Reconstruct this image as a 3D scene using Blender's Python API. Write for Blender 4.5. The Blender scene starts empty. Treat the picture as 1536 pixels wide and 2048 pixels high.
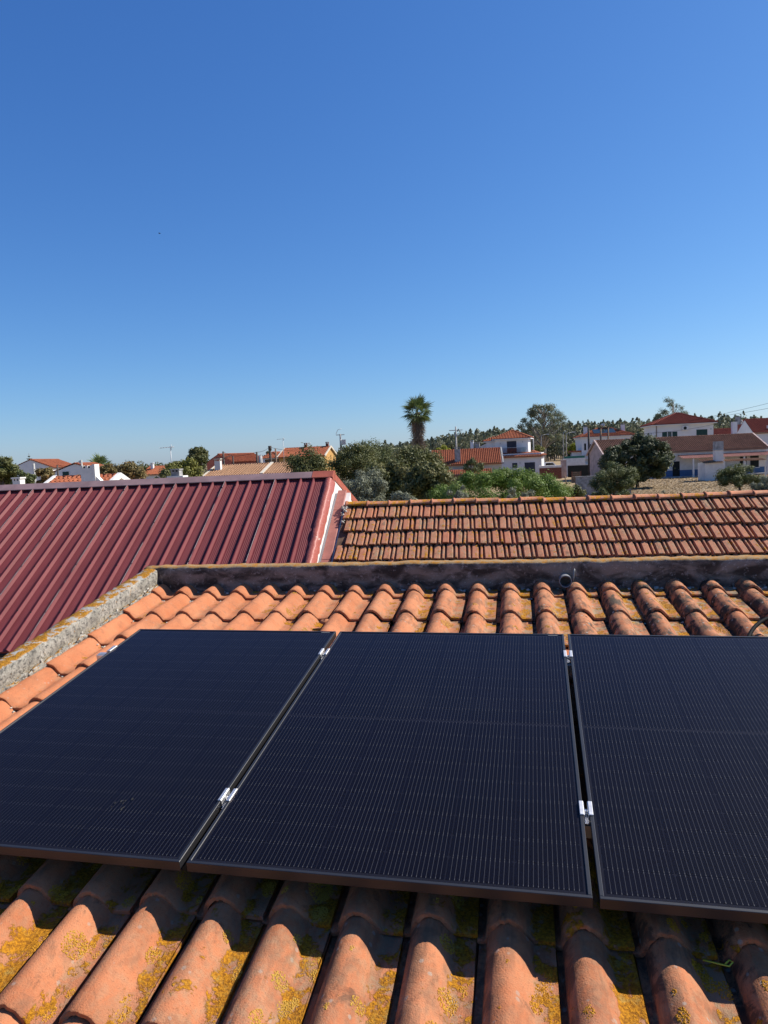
import bpy, math, random
import numpy as np
from mathutils import Vector, Matrix

R = math.radians
random.seed(7)
scene = bpy.context.scene
COL = scene.collection

# ------------------------------------------------------------------ camera
FPX = 1412.0            # focal length in pixels of the 1536 x 2048 photograph
HORIZON = 912.0         # horizon row at the centre column
ROLL = math.atan(0.045)
PITCH = math.atan((1024 - HORIZON) / FPX)
EYE = Vector((0, 0, 4.5))
_F = Vector((0, math.cos(PITCH), -math.sin(PITCH)))
_U0 = Vector((0, math.sin(PITCH), math.cos(PITCH)))
_R0 = Vector((1, 0, 0))
_RT = _R0 * math.cos(ROLL) - _U0 * math.sin(ROLL)
_UP = _R0 * math.sin(ROLL) + _U0 * math.cos(ROLL)
cd = bpy.data.cameras.new('camera')
cam = bpy.data.objects.new('camera', cd)
COL.objects.link(cam)
cam.matrix_world = Matrix(((_RT.x, _UP.x, -_F.x, EYE.x), (_RT.y, _UP.y, -_F.y, EYE.y), (_RT.z, _UP.z, -_F.z, EYE.z), (0, 0, 0, 1)))
cd.sensor_fit = 'VERTICAL'
cd.sensor_height = 36.0
cd.lens = FPX / 2048 * 36.0
cd.clip_start = 0.05
cd.clip_end = 9000
scene.camera = cam
scene.render.resolution_x, scene.render.resolution_y = 768, 1024

# ------------------------------------------------------------------ sky and sun
SUN_AZ, SUN_EL = R(73), R(43)          # azimuth from +Y towards +X
w = bpy.data.worlds.new('World'); scene.world = w; w.use_nodes = True
wn = w.node_tree
bg = wn.nodes['Background']
sky = wn.nodes.new('ShaderNodeTexSky')
sky.sky_type = 'NISHITA'; sky.sun_disc = False
sky.sun_elevation = SUN_EL; sky.sun_rotation = SUN_AZ
sky.altitude = 100; sky.air_density = 1.0; sky.dust_density = 0.35; sky.ozone_density = 4.5
# the clear autumn sky is a deeper, purer blue than the model's: grade its three channels as a whole
sp_ = wn.nodes.new('ShaderNodeSeparateColor'); cb_ = wn.nodes.new('ShaderNodeCombineColor')
wn.links.new(sky.outputs[0], sp_.inputs[0])
for ch, (gain, pw) in enumerate(((0.665, 1.22), (1.17, 1.0), (2.39, 0.76))):
    pn = wn.nodes.new('ShaderNodeMath'); pn.operation = 'POWER'; pn.inputs[1].default_value = pw
    mn = wn.nodes.new('ShaderNodeMath'); mn.operation = 'MULTIPLY'; mn.inputs[1].default_value = gain
    wn.links.new(sp_.outputs[ch], pn.inputs[0]); wn.links.new(pn.outputs[0], mn.inputs[0]); wn.links.new(mn.outputs[0], cb_.inputs[ch])
wn.links.new(cb_.outputs[0], bg.inputs[0])
bg.inputs[1].default_value = 0.056
ld = bpy.data.lights.new('sun', 'SUN'); sun = bpy.data.objects.new('sun', ld); COL.objects.link(sun)
ld.energy = 5.0; ld.angle = R(0.55); ld.color = (1.0, 0.93, 0.83)
sdir = Vector((math.sin(SUN_AZ) * math.cos(SUN_EL), math.cos(SUN_AZ) * math.cos(SUN_EL), math.sin(SUN_EL)))
sun.rotation_euler = sdir.to_track_quat('Z', 'Y').to_euler()
sun.location = (30, 10, 40)
vs = scene.view_settings
vs.view_transform = 'Standard'; vs.look = 'None'; vs.exposure = 0.6; vs.gamma = 1.0; vs.use_curve_mapping = False
cy = scene.cycles
cy.max_bounces = 6; cy.diffuse_bounces = 3; cy.glossy_bounces = 3; cy.transparent_max_bounces = 10
cy.caustics_reflective = False; cy.caustics_refractive = False
cy.sample_clamp_indirect = 6
cy.use_denoising = True


# ------------------------------------------------------------------ helpers
def ray(px, py):
    return _RT * ((px - 768) / FPX) + _UP * ((1024 - py) / FPX) + _F


def at(px, py, D):
    """World point seen at photograph pixel (px, py), D metres ahead."""
    d = ray(px, py)
    return EYE + d * (D / d.y)


def ground_at(px, D):
    p = at(px, 900, D)
    return Vector((p.x, p.y, 0))


def frame(o, x, y, z):
    return Matrix(((x.x, y.x, z.x, o.x), (x.y, y.y, z.y, o.y), (x.z, y.z, z.z, o.z), (0, 0, 0, 1)))


def yawm(o, deg):
    """Frame at o whose x runs along a facade and whose y runs away from the viewer, turned clockwise by deg."""
    return Matrix.Translation(o) @ Matrix.Rotation(-R(deg), 4, 'Z')


def tag(o, label=None, cat=None, group=None, kind=None):
    if label: o['label'] = label
    if cat: o['category'] = cat
    if group: o['group'] = group
    if kind: o['kind'] = kind
    return o


def empty(name, M, label, cat, group=None):
    o = bpy.data.objects.new(name, None)
    COL.objects.link(o)
    o.matrix_world = M if isinstance(M, Matrix) else Matrix.Translation(M)
    o.empty_display_size = 0.1
    o['kind'] = 'thing'
    return tag(o, label, cat, group)


def link(name, me, parent=None, M=None, mat=None):
    o = bpy.data.objects.new(name, me)
    COL.objects.link(o)
    if parent is not None:
        o.parent = parent
    if M is not None:
        o.matrix_local = M
    if mat is not None and not me.materials:
        me.materials.append(mat)
    return o


class MB:
    def __init__(s):
        s.v = []; s.f = []; s.sm = []

    def add(s, vs_, fs, M=None, smooth=False):
        b = len(s.v)
        for p in vs_:
            p = Vector(p)
            s.v.append(M @ p if M is not None else p)
        for f in fs:
            s.f.append([b + i for i in f]); s.sm.append(smooth)
        return s

    def box(s, x0, x1, y0, y1, z0, z1, M=None):
        return s.add([(x0, y0, z0), (x1, y0, z0), (x1, y1, z0), (x0, y1, z0), (x0, y0, z1), (x1, y0, z1), (x1, y1, z1), (x0, y1, z1)],
                     [(3, 2, 1, 0), (4, 5, 6, 7), (0, 1, 5, 4), (1, 2, 6, 5), (2, 3, 7, 6), (3, 0, 4, 7)], M)

    def bev(s, x0, x1, y0, y1, z0, z1, b, M=None):
        """box with chamfered top edges"""
        v = [(x0, y0, z0), (x1, y0, z0), (x1, y1, z0), (x0, y1, z0), (x0, y0, z1 - b), (x1, y0, z1 - b), (x1, y1, z1 - b), (x0, y1, z1 - b),
             (x0 + b, y0 + b, z1), (x1 - b, y0 + b, z1), (x1 - b, y1 - b, z1), (x0 + b, y1 - b, z1)]
        f = [(3, 2, 1, 0), (8, 9, 10, 11), (0, 1, 5, 4), (1, 2, 6, 5), (2, 3, 7, 6), (3, 0, 4, 7), (4, 5, 9, 8), (5, 6, 10, 9), (6, 7, 11, 10), (7, 4, 8, 11)]
        return s.add(v, f, M)

    def prism(s, poly, ext, M=None):
        n = len(poly); e = Vector(ext)
        v = [Vector(p) for p in poly] + [Vector(p) + e for p in poly]
        f = [list(range(n))[::-1], list(range(n, 2 * n))] + [[i, (i + 1) % n, n + (i + 1) % n, n + i] for i in range(n)]
        return s.add(v, f, M)

    def tube(s, pts, rad, n=8, M=None, cap=True):
        pts = [Vector(p) for p in pts]
        rad = rad if isinstance(rad, (list, tuple)) else [rad] * len(pts)
        vv, ff = [], []
        ref = None
        for i, p in enumerate(pts):
            t = (pts[min(i + 1, len(pts) - 1)] - pts[max(i - 1, 0)]).normalized()
            if ref is None:
                ref = Vector((1, 0, 0)) if abs(t.x) < 0.8 else Vector((0, 1, 0))
            a = (ref - t * ref.dot(t)).normalized(); ref = a
            b = t.cross(a)
            for k in range(n):
                th = 2 * math.pi * k / n
                vv.append(p + (a * math.cos(th) + b * math.sin(th)) * rad[i])
        for i in range(len(pts) - 1):
            for k in range(n):
                ff.append((i * n + k, i * n + (k + 1) % n, (i + 1) * n + (k + 1) % n, (i + 1) * n + k))
        s.add(vv, ff, M, True)
        if cap:
            b = len(s.v) - len(vv)
            s.f.append([b + k for k in range(n)][::-1]); s.sm.append(False)
            e = b + (len(pts) - 1) * n
            s.f.append([e + k for k in range(n)]); s.sm.append(False)
        return s

    def mesh(s, name, mat):
        me = bpy.data.meshes.new(name)
        me.from_pydata([tuple(p) for p in s.v], [], s.f)
        me.polygons.foreach_set('use_smooth', s.sm)
        if mat is not None:
            me.materials.append(mat)
        me.update()
        return me

    def build(s, name, mat, parent=None, M=None):
        return link(name, s.mesh(name, mat), parent, M)


def lump(mb, c, r, rs, Mx=None, sq=(1, 1, .6)):
    """small irregular blob"""
    V, F = [], []
    nu, nv_ = 7, 5
    for j in range(nv_):
        ph = math.pi * j / (nv_ - 1)
        for i in range(nu):
            t = 2 * math.pi * i / nu
            q = r * (1 + rs.uniform(-.35, .35))
            V.append((c[0] + q * sq[0] * math.sin(ph) * math.cos(t), c[1] + q * sq[1] * math.sin(ph) * math.sin(t), c[2] + q * sq[2] * math.cos(ph)))
    for j in range(nv_ - 1):
        for i in range(nu):
            F.append((j * nu + i, j * nu + (i + 1) % nu, (j + 1) * nu + (i + 1) % nu, (j + 1) * nu + i))
    mb.add(V, F, Mx, True)



def np_mesh(name, V, F, mat, smooth=False):
    """V (n,3) float, F (m,k) int with k = 3 or 4"""
    me = bpy.data.meshes.new(name)
    V = np.ascontiguousarray(V, dtype=np.float32); F = np.ascontiguousarray(F, dtype=np.int32)
    m, k = F.shape
    me.vertices.add(len(V)); me.vertices.foreach_set('co', V.ravel())
    me.loops.add(m * k); me.loops.foreach_set('vertex_index', F.ravel())
    me.polygons.add(m)
    me.polygons.foreach_set('loop_start', np.arange(0, m * k, k, dtype=np.int32))
    me.polygons.foreach_set('loop_total', np.full(m, k, dtype=np.int32))
    me.polygons.foreach_set('use_smooth', np.full(m, smooth))
    me.update(calc_edges=True)
    if mat is not None:
        me.materials.append(mat)
    return me


# ------------------------------------------------------------------ materials
class G:
    def __init__(s, name):
        s.m = bpy.data.materials.new(name); s.m.use_nodes = True
        s.t = s.m.node_tree; s.t.nodes.clear()
        s.out = s.t.nodes.new('ShaderNodeOutputMaterial')

    def n(s, typ, ins=None, **props):
        nd = s.t.nodes.new(typ)
        for k, v in props.items():
            setattr(nd, k, v)
        for k, v in (ins or {}).items():
            sock = nd.inputs[k]
            if isinstance(v, bpy.types.NodeSocket):
                s.t.links.new(v, sock)
            else:
                if isinstance(v, tuple) and len(v) == 3 and sock.type == 'RGBA':
                    v = (*v, 1)
                sock.default_value = v
        return nd

    def math(s, op, a, b=None, c=None, clamp=False):
        ins = {0: a}
        if b is not None: ins[1] = b
        if c is not None: ins[2] = c
        return s.n('ShaderNodeMath', ins, operation=op, use_clamp=clamp).outputs[0]

    def mix(s, f, a, b):
        nd = s.n('ShaderNodeMix', None, data_type='RGBA')
        for i, v in ((0, f), (6, a), (7, b)):
            sock = nd.inputs[i]
            if isinstance(v, bpy.types.NodeSocket): s.t.links.new(v, sock)
            else: sock.default_value = (*v, 1) if isinstance(v, tuple) and len(v) == 3 else v
        return nd.outputs[2]

    def noise(s, vec, scale, detail=3.0, rough=0.55, dist=0.0):
        return s.n('ShaderNodeTexNoise', {'Vector': vec, 'Scale': scale, 'Detail': detail, 'Roughness': rough, 'Distortion': dist}).outputs[0]

    def ramp(s, x, lo, hi):
        return s.n('ShaderNodeMapRange', {0: x, 1: lo, 2: hi, 3: 0.0, 4: 1.0}, interpolation_type='SMOOTHSTEP').outputs[0]

    def mapping(s, vec, scale=(1, 1, 1), loc=(0, 0, 0)):
        return s.n('ShaderNodeMapping', {'Vector': vec, 'Scale': scale, 'Location': loc}).outputs[0]

    def finish(s, col, rough=0.8, bump=None, bstr=0.3, bdist=0.01, spec=0.3, metal=0.0, coat=0.0):
        b = s.n('ShaderNodeBsdfPrincipled', {'Base Color': col, 'Roughness': rough, 'Metallic': metal, 'Specular IOR Level': spec, 'Coat Weight': coat})
        if bump is not None:
            bp = s.n('ShaderNodeBump', {'Height': bump, 'Strength': bstr, 'Distance': bdist})
            s.t.links.new(bp.outputs[0], b.inputs['Normal'])
        s.t.links.new(b.outputs[0], s.out.inputs[0])
        s.bsdf = b
        return s.m


def objvec(g, rnd=True):
    tc = g.n('ShaderNodeTexCoord').outputs['Object']
    oi = g.n('ShaderNodeObjectInfo')
    if not rnd:
        return tc, tc, oi
    off = g.math('MULTIPLY', oi.outputs['Random'], 61.7)
    v = g.n('ShaderNodeVectorMath', {0: tc, 1: off}, operation='ADD').outputs[0]
    return tc, v, oi


def plain(name, col, rough=0.7, var=0.12, scale=6.0, bump=0.15, spec=0.3, metal=0.0, fine=90.0):
    g = G(name)
    tc, v, oi = objvec(g)
    n1 = g.noise(v, scale, 4)
    n2 = g.noise(v, fine, 2)
    dk = tuple(c * (1 - 2.2 * var) for c in col); lt = tuple(min(1, c * (1 + var)) for c in col)
    c = g.mix(g.ramp(n1, 0.3, 0.7), dk, lt)
    c = g.mix(g.math('MULTIPLY', g.ramp(n2, 0.55, 0.75), var), c, tuple(x * .5 for x in col))
    return g.finish(c, rough, g.math('ADD', n1, g.math('MULTIPLY', n2, .4)), bump, 0.004, spec, metal)


def tile_material(name, c1, c2, far=False):
    g = G(name)
    tc, v, oi = objvec(g)
    sx = g.n('ShaderNodeSeparateXYZ', {0: tc})
    cs = g.n('ShaderNodeSeparateColor', {0: oi.outputs['Color']})
    lich, dirt, tone = cs.outputs[0], cs.outputs[1], cs.outputs[2]
    nb = g.noise(v, 5.0, 4)
    nm = g.noise(v, 34.0, 5, 0.65)
    nf = g.noise(v, 210.0, 3, 0.7)
    col = g.mix(g.ramp(nb, 0.3, 0.7), c1, c2)
    col = g.mix(g.math('MULTIPLY', tone, g.ramp(nm, 0.35, 0.7)), col, (0.36, 0.215, 0.125))
    # pits and dust
    col = g.mix(g.math('MULTIPLY', g.ramp(nf, 0.60, 0.72), 0.65), col, (0.11, 0.045, 0.028))
    col = g.mix(g.math('MULTIPLY', g.ramp(nf, 0.40, 0.25), 0.35), col, (0.52, 0.27, 0.14))
    mo_ = g.noise(v, 17.0, 5, 0.7, 0.5)
    col = g.mix(g.math('MULTIPLY', g.ramp(mo_, 0.52, 0.66), 0.5), col, (0.28, 0.118, 0.062))
    col = g.mix(g.math('MULTIPLY', g.ramp(mo_, 0.44, 0.30), 0.35), col, (0.46, 0.20, 0.095))
    # sooty streaks and blotches
    st = g.noise(g.mapping(v, (30, 7, 18)), 1.0, 5, 0.65, 0.6)
    bl = g.noise(v, 9.0, 5, 0.6, 0.4)
    dm = g.math('MULTIPLY', g.ramp(g.math('ADD', st, g.math('MULTIPLY', bl, .8)), 0.82, 1.12), dirt, clamp=True)
    col = g.mix(dm, col, (0.085, 0.065, 0.046))
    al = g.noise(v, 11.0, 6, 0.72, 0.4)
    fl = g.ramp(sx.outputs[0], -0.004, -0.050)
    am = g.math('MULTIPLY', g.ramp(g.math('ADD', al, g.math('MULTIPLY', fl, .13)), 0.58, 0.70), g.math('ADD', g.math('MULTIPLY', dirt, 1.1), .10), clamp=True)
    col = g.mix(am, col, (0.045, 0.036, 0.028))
    vo = g.n('ShaderNodeTexVoronoi', {'Vector': v, 'Scale': 38.0, 'Randomness': 1.0})
    vr = g.n('ShaderNodeSeparateColor', {0: vo.outputs['Color']}).outputs[0]
    spot = g.math('MULTIPLY', g.ramp(g.math('ADD', vo.outputs['Distance'], g.math('MULTIPLY', nf, .25)), 0.42, 0.30), g.math('GREATER_THAN', vr, 0.80))
    spot = g.math('MULTIPLY', spot, g.math('ADD', g.math('MULTIPLY', dirt, .8), .12), clamp=True)
    col = g.mix(spot, col, (0.34, 0.325, 0.28))
    # pale grey crust on the pan of the tile
    pan = g.ramp(sx.outputs[0], 0.040, 0.075)
    cr = g.noise(v, 15.0, 5, 0.7)
    crm = g.math('MULTIPLY', g.ramp(cr, 0.47, 0.56), g.math('MULTIPLY', pan, g.math('ADD', g.math('MULTIPLY', dirt, .7), .15)), clamp=True)
    col = g.mix(crm, col, (0.27, 0.22, 0.14))
    # yellow lichen, mostly along the pan
    ln = g.noise(v, 13.0, 6, 0.68, 0.3)
    lf = g.noise(v, 120.0, 4, 0.7)
    bias = g.math('MULTIPLY', pan, 0.17)
    lv = g.math('ADD', g.math('ADD', ln, bias), g.math('ADD', g.math('MULTIPLY', lich, 0.275), g.math('MULTIPLY', lf, 0.16)))
    lm = g.ramp(lv, 0.895, 0.945)
    lcol = g.mix(g.ramp(lf, 0.35, 0.65), (0.21, 0.082, 0.005), (0.50, 0.22, 0.008))
    lcol = g.mix(g.ramp(nm, .52, .72), lcol, (0.35, 0.22, 0.05))
    col = g.mix(g.math('MULTIPLY', lm, 0.95), col, lcol)
    h = g.math('ADD', g.math('MULTIPLY', nf, 0.7), g.math('ADD', g.math('MULTIPLY', lm, g.math('MULTIPLY', lf, 1.6)), g.math('MULTIPLY', crm, .25)))
    return g.finish(col, 0.88, h, 0.7, 0.006, 0.18)


M = {}
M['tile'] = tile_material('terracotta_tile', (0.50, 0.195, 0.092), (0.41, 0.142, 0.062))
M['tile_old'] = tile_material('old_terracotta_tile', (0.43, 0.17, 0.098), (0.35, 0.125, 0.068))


def wall_dark():
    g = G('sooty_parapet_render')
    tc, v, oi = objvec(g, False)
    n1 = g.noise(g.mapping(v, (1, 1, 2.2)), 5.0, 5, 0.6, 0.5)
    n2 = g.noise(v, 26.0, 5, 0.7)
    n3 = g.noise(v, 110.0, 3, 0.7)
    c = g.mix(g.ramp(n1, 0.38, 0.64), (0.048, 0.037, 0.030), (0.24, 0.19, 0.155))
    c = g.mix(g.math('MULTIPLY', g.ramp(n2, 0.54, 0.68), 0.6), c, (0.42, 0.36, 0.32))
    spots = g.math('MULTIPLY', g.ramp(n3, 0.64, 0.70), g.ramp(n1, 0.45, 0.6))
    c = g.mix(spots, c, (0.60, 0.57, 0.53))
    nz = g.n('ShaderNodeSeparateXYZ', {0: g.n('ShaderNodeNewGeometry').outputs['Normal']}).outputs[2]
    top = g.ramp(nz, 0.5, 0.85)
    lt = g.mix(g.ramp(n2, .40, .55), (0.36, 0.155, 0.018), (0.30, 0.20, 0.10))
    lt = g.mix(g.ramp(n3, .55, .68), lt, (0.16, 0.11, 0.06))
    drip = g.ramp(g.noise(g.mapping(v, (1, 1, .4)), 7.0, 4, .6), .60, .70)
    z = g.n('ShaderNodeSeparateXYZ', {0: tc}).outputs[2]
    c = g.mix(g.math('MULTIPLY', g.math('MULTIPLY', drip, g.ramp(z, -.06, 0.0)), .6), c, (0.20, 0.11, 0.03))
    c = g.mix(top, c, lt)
    return g.finish(c, 0.9, g.math('ADD', g.math('MULTIPLY', n2, 1.0), g.math('MULTIPLY', n3, .4)), 0.6, 0.008, 0.2)


def wall_pale():
    g = G('weathered_pale_render')
    tc, v, oi = objvec(g, False)
    n1 = g.noise(v, 7.0, 5, 0.6, 0.3)
    n2 = g.noise(g.mapping(v, (1, 1, 1)), 42.0, 5, 0.75, 0.6)
    n3 = g.noise(v, 14.0, 6, 0.7, 0.2)
    n4 = g.noise(v, 120.0, 3, .7)
    c = g.mix(g.ramp(n1, 0.35, 0.65), (0.22, 0.205, 0.17), (0.38, 0.355, 0.30))
    c = g.mix(g.math('MULTIPLY', g.ramp(n2, 0.48, 0.60), 0.85), c, (0.085, 0.08, 0.072))
    c = g.mix(g.ramp(n2, 0.40, 0.28), c, (0.56, 0.545, 0.51))
    z = g.n('ShaderNodeSeparateXYZ', {0: tc}).outputs[2]
    low = g.math('MULTIPLY', g.ramp(z, -0.055, -0.13), g.ramp(n3, .42, .6))
    c = g.mix(g.math('MULTIPLY', low, .55), c, (0.36, 0.28, 0.13))
    nz = g.n('ShaderNodeSeparateXYZ', {0: g.n('ShaderNodeNewGeometry').outputs['Normal']}).outputs[2]
    top = g.ramp(nz, 0.62, 0.9)
    lm = g.math('MULTIPLY', top, g.ramp(g.math('ADD', n3, g.math('MULTIPLY', n4, .12)), 0.50, 0.55))
    lc = g.mix(g.ramp(n4, .38, .62), (0.17, 0.075, 0.010), (0.44, 0.205, 0.018))
    c = g.mix(g.math('MULTIPLY', top, .5), c, (0.42, 0.42, 0.40))
    c = g.mix(lm, c, lc)
    c = g.mix(g.math('MULTIPLY', g.ramp(n3, .62, .68), .6), c, lc)
    return g.finish(c, 0.92, g.math('ADD', n2, g.math('MULTIPLY', n3, .8)), 0.8, 0.012, 0.15)


M['wall_dark'] = wall_dark()
M['wall_pale'] = wall_pale()
M['mortar'] = plain('lime_mortar', (0.46, 0.43, 0.37), 0.95, 0.2, 30, 0.6, 0.1)
M['under'] = plain('roof_deck', (0.10, 0.06, 0.04), 0.95, 0.2)


def red_metal():
    g = G('burgundy_painted_metal')
    tc, v, oi = objvec(g)
    sx = g.n('ShaderNodeSeparateXYZ', {0: tc})
    n1 = g.noise(g.mapping(v, (6, .9, 6)), 1.0, 4)
    n2 = g.noise(v, 40.0, 3)
    c = g.mix(g.ramp(n1, .3, .7), (0.135, 0.0235, 0.026), (0.17, 0.033, 0.036))
    c = g.mix(g.math('MULTIPLY', g.ramp(n2, .6, .75), .35), c, (0.18, 0.07, 0.066))
    # paint scuffed off along the lap rib
    d = g.math('ABSOLUTE', g.math('SUBTRACT', sx.outputs[0], 0.012))
    lap = g.math('LESS_THAN', g.math('ABSOLUTE', g.math('SUBTRACT', sx.outputs[0], 0.006)), 0.0045)
    ch = g.math('MULTIPLY', g.ramp(g.noise(g.mapping(v, (3, 1.6, 3)), 1.0, 5, .65), .36, .50), .8)
    c = g.mix(g.math('MULTIPLY', lap, ch), c, (0.68, 0.62, 0.55))
    return g.finish(c, 0.55, n2, 0.04, 0.002, 0.25)


M['red_metal'] = red_metal()
M['ridge_metal'] = plain('faded_ridge_metal', (0.27, 0.175, 0.17), 0.5, 0.1, 3, 0.05, 0.4)


def flashing_mat():
    g = G('red_roof_sealant')
    tc, v, oi = objvec(g)
    n1 = g.noise(g.mapping(v, (9, 2.5, 9)), 1.0, 5, .65, 0.8)
    n2 = g.noise(v, 30, 4)
    c = g.mix(g.ramp(n2, .3, .7), (0.30, 0.07, 0.05), (0.38, 0.11, 0.08))
    c = g.mix(g.ramp(n1, .66, .70), c, (0.50, 0.40, 0.34))
    return g.finish(c, 0.5, g.math('ADD', n1, n2), 0.5, 0.01, 0.4)


M['sealant'] = flashing_mat()
M['plank'] = plain('pink_red_capping', (0.36, 0.145, 0.115), 0.6, 0.08, 4, 0.1)
M['bare_red'] = plain('orange_red_trim', (0.36, 0.095, 0.058), 0.5, 0.08, 4, 0.1)
M['white'] = plain('white_limewash', (0.70, 0.68, 0.645), 0.9, 0.05, 2.0, 0.2, 0.2, fine=25)
M['white_clean'] = plain('white_render', (0.66, 0.66, 0.66), 0.9, 0.03, 1.0, 0.1, 0.2, fine=20)
M['cream'] = plain('cream_render', (0.55, 0.50, 0.41), 0.9, 0.05, 1.0, 0.1, 0.2, fine=20)
M['ochre'] = plain('ochre_render', (0.47, 0.27, 0.09), 0.9, 0.05, 1.0, 0.1, 0.2, fine=20)
M['pink_block'] = plain('pinkish_block_wall', (0.47, 0.36, 0.33), 0.95, 0.12, 1.5, 0.2, 0.2, fine=12)
M['grey_render'] = plain('grey_cement', (0.34, 0.335, 0.33), 0.95, 0.18, 3.0, 0.3, 0.2, fine=20)
M['blue_band'] = plain('blue_painted_band', (0.065, 0.135, 0.27), 0.8, 0.06, 1.5)
M['yellow_trim'] = plain('yellow_painted_trim', (0.66, 0.40, 0.06), 0.8, 0.05, 1.5)
M['green_shutter'] = plain('dark_green_shutter', (0.012, 0.05, 0.045), 0.6, 0.1, 3)
M['navy_shutter'] = plain('dark_blue_shutter', (0.02, 0.028, 0.05), 0.5, 0.08, 3)
M['dark'] = plain('dark_interior', (0.012, 0.017, 0.017), 0.8, 0.1, 2)
M['timber'] = plain('weathered_timber', (0.22, 0.15, 0.10), 0.9, 0.2, 8)
M['pole_wood'] = plain('dark_pole_timber', (0.085, 0.07, 0.06), 0.9, 0.15, 4)
M['pole_conc'] = plain('pale_concrete_pole', (0.42, 0.41, 0.38), 0.9, 0.1, 4)
M['galv'] = plain('galvanised_steel', (0.45, 0.46, 0.47), 0.5, 0.06, 4, metal=0.3)
M['rubber'] = plain('black_rubber', (0.008, 0.008, 0.009), 0.7, 0.1, 20, 0.05, 0.06)
M['pvc'] = plain('grey_pvc', (0.20, 0.21, 0.22), 0.55, 0.08, 12, 0.05, 0.4)
M['pale_label'] = plain('pale_label', (0.30, 0.31, 0.32), 0.6, 0.05, 30, 0.0, 0.3)
M['smear'] = plain('dried_dirt', (0.035, 0.035, 0.034), 0.9, 0.1, 30, 0.0, 0.1)
M['yellow_plastic'] = plain('yellow_plastic', (0.45, 0.42, 0.03), 0.45, 0.05, 12, 0.02, 0.5)
M['brick'] = plain('red_brick', (0.20, 0.075, 0.05), 0.9, 0.15, 5)
M['car_white'] = plain('white_car_paint', (0.78, 0.78, 0.78), 0.25, 0.02, 2, 0.0, 0.5)
M['car_glass'] = plain('dark_car_glass', (0.01, 0.012, 0.014), 0.1, 0.02, 2, 0.0, 0.6)
M['tyre'] = plain('tyre_rubber', (0.015, 0.015, 0.015), 0.9, 0.1, 5)
M['green_net'] = plain('green_netting', (0.03, 0.14, 0.10), 0.8, 0.1, 3)
M['bark'] = plain('grey_brown_bark', (0.14, 0.105, 0.08), 0.95, 0.25, 5, 0.6)
M['bark_pale'] = plain('pale_eucalyptus_bark', (0.36, 0.33, 0.29), 0.9, 0.2, 3, 0.4)
M['bird'] = plain('dark_feathers', (0.03, 0.03, 0.035), 0.8, 0.1, 20)


def alu(name, col, rough):
    g = G(name)
    tc, v, oi = objvec(g)
    n1 = g.noise(g.mapping(v, (3, 60, 3)), 1.0, 3)
    n2 = g.noise(v, 60, 3)
    c = g.mix(g.ramp(n1, .3, .7), tuple(x * .85 for x in col), col)
    return g.finish(c, g.math('ADD', g.math('MULTIPLY', n2, .12), rough - .05), n1, 0.03, 0.001, 0.5, 1.0)


M['alu'] = alu('bright_aluminium', (0.78, 0.77, 0.75), 0.52)
M['frame_black'] = plain('black_anodised_frame', (0.014, 0.014, 0.016), 0.45, 0.06, 12, 0.02, 0.6)


def cell_mat():
    g = G('solar_cell')
    tc, v, oi = objvec(g)
    s = g.n('ShaderNodeSeparateXYZ', {0: tc})
    x, y = s.outputs[0], s.outputs[1]
    # 13 thin wires across a 182 mm cell
    u_ = g.math('ADD', g.math('MULTIPLY', x, 1 / 0.0131), 0.5 + 8)
    fr = g.math('ABSOLUTE', g.math('SUBTRACT', g.math('FRACT', u_), 0.5))
    end = g.math('GREATER_THAN', g.math('ABSOLUTE', y), 0.0395)
    wd = g.math('ADD', g.math('MULTIPLY', end, 0.026), 0.036)
    wire = g.math('MULTIPLY', g.math('LESS_THAN', fr, wd), g.math('LESS_THAN', g.math('ABSOLUTE', y), 0.0450))
    wire = g.math('MULTIPLY', wire, g.math('LESS_THAN', g.math('ABSOLUTE', x), 0.084))
    n1 = g.noise(v, 3.0, 2)
    c = g.mix(n1, (0.0020, 0.0020, 0.0046), (0.0030, 0.0031, 0.0072))
    wc = g.mix(end, (0.060, 0.059, 0.064), (0.085, 0.083, 0.085))
    c = g.mix(wire, c, wc)
    return g.finish(c, 0.6, None, spec=0.03)


M['cell'] = cell_mat()
M['backsheet'] = plain('black_backsheet', (0.009, 0.009, 0.014), 0.7, 0.05, 4, 0.0, 0.05)


def glass_mat():
    g = G('solar_glass')
    tc, v, oi = objvec(g)
    bf = g.n('ShaderNodeNewGeometry').outputs['Backfacing']       # thin pane: same reflectance from both sides
    ior = g.math('ADD', 1.21, g.math('MULTIPLY', bf, 1 / 1.21 - 1.21))
    fr = g.n('ShaderNodeFresnel', {'IOR': ior}).outputs[0]
    dust = g.noise(v, 2.2, 5, .6)
    fine = g.noise(v, 60, 4, .7)
    tr = g.n('ShaderNodeBsdfTransparent', {'Color': (0.96, 0.97, 0.98)})
    gl = g.n('ShaderNodeBsdfGlossy', {'Color': (0.85, 0.74, 0.84), 'Roughness': 0.13})
    df = g.n('ShaderNodeBsdfDiffuse', {'Color': (0.30, 0.29, 0.28)})
    m1 = g.n('ShaderNodeMixShader', {0: fr, 1: tr.outputs[0], 2: gl.outputs[0]})
    sm = g.math('MULTIPLY', g.ramp(g.math('ADD', dust, g.math('MULTIPLY', fine, .25)), .70, .95), 0.006)
    m2 = g.n('ShaderNodeMixShader', {0: g.math('ADD', sm, 0.002), 1: m1.outputs[0], 2: df.outputs[0]})
    g.t.links.new(m2.outputs[0], g.out.inputs[0])
    return g.m


M['glass'] = glass_mat()


def window_glass():
    g = G('window_glass')
    return g.finish((0.02, 0.03, 0.035), 0.08, None, spec=0.6)


M['win'] = window_glass()


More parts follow.
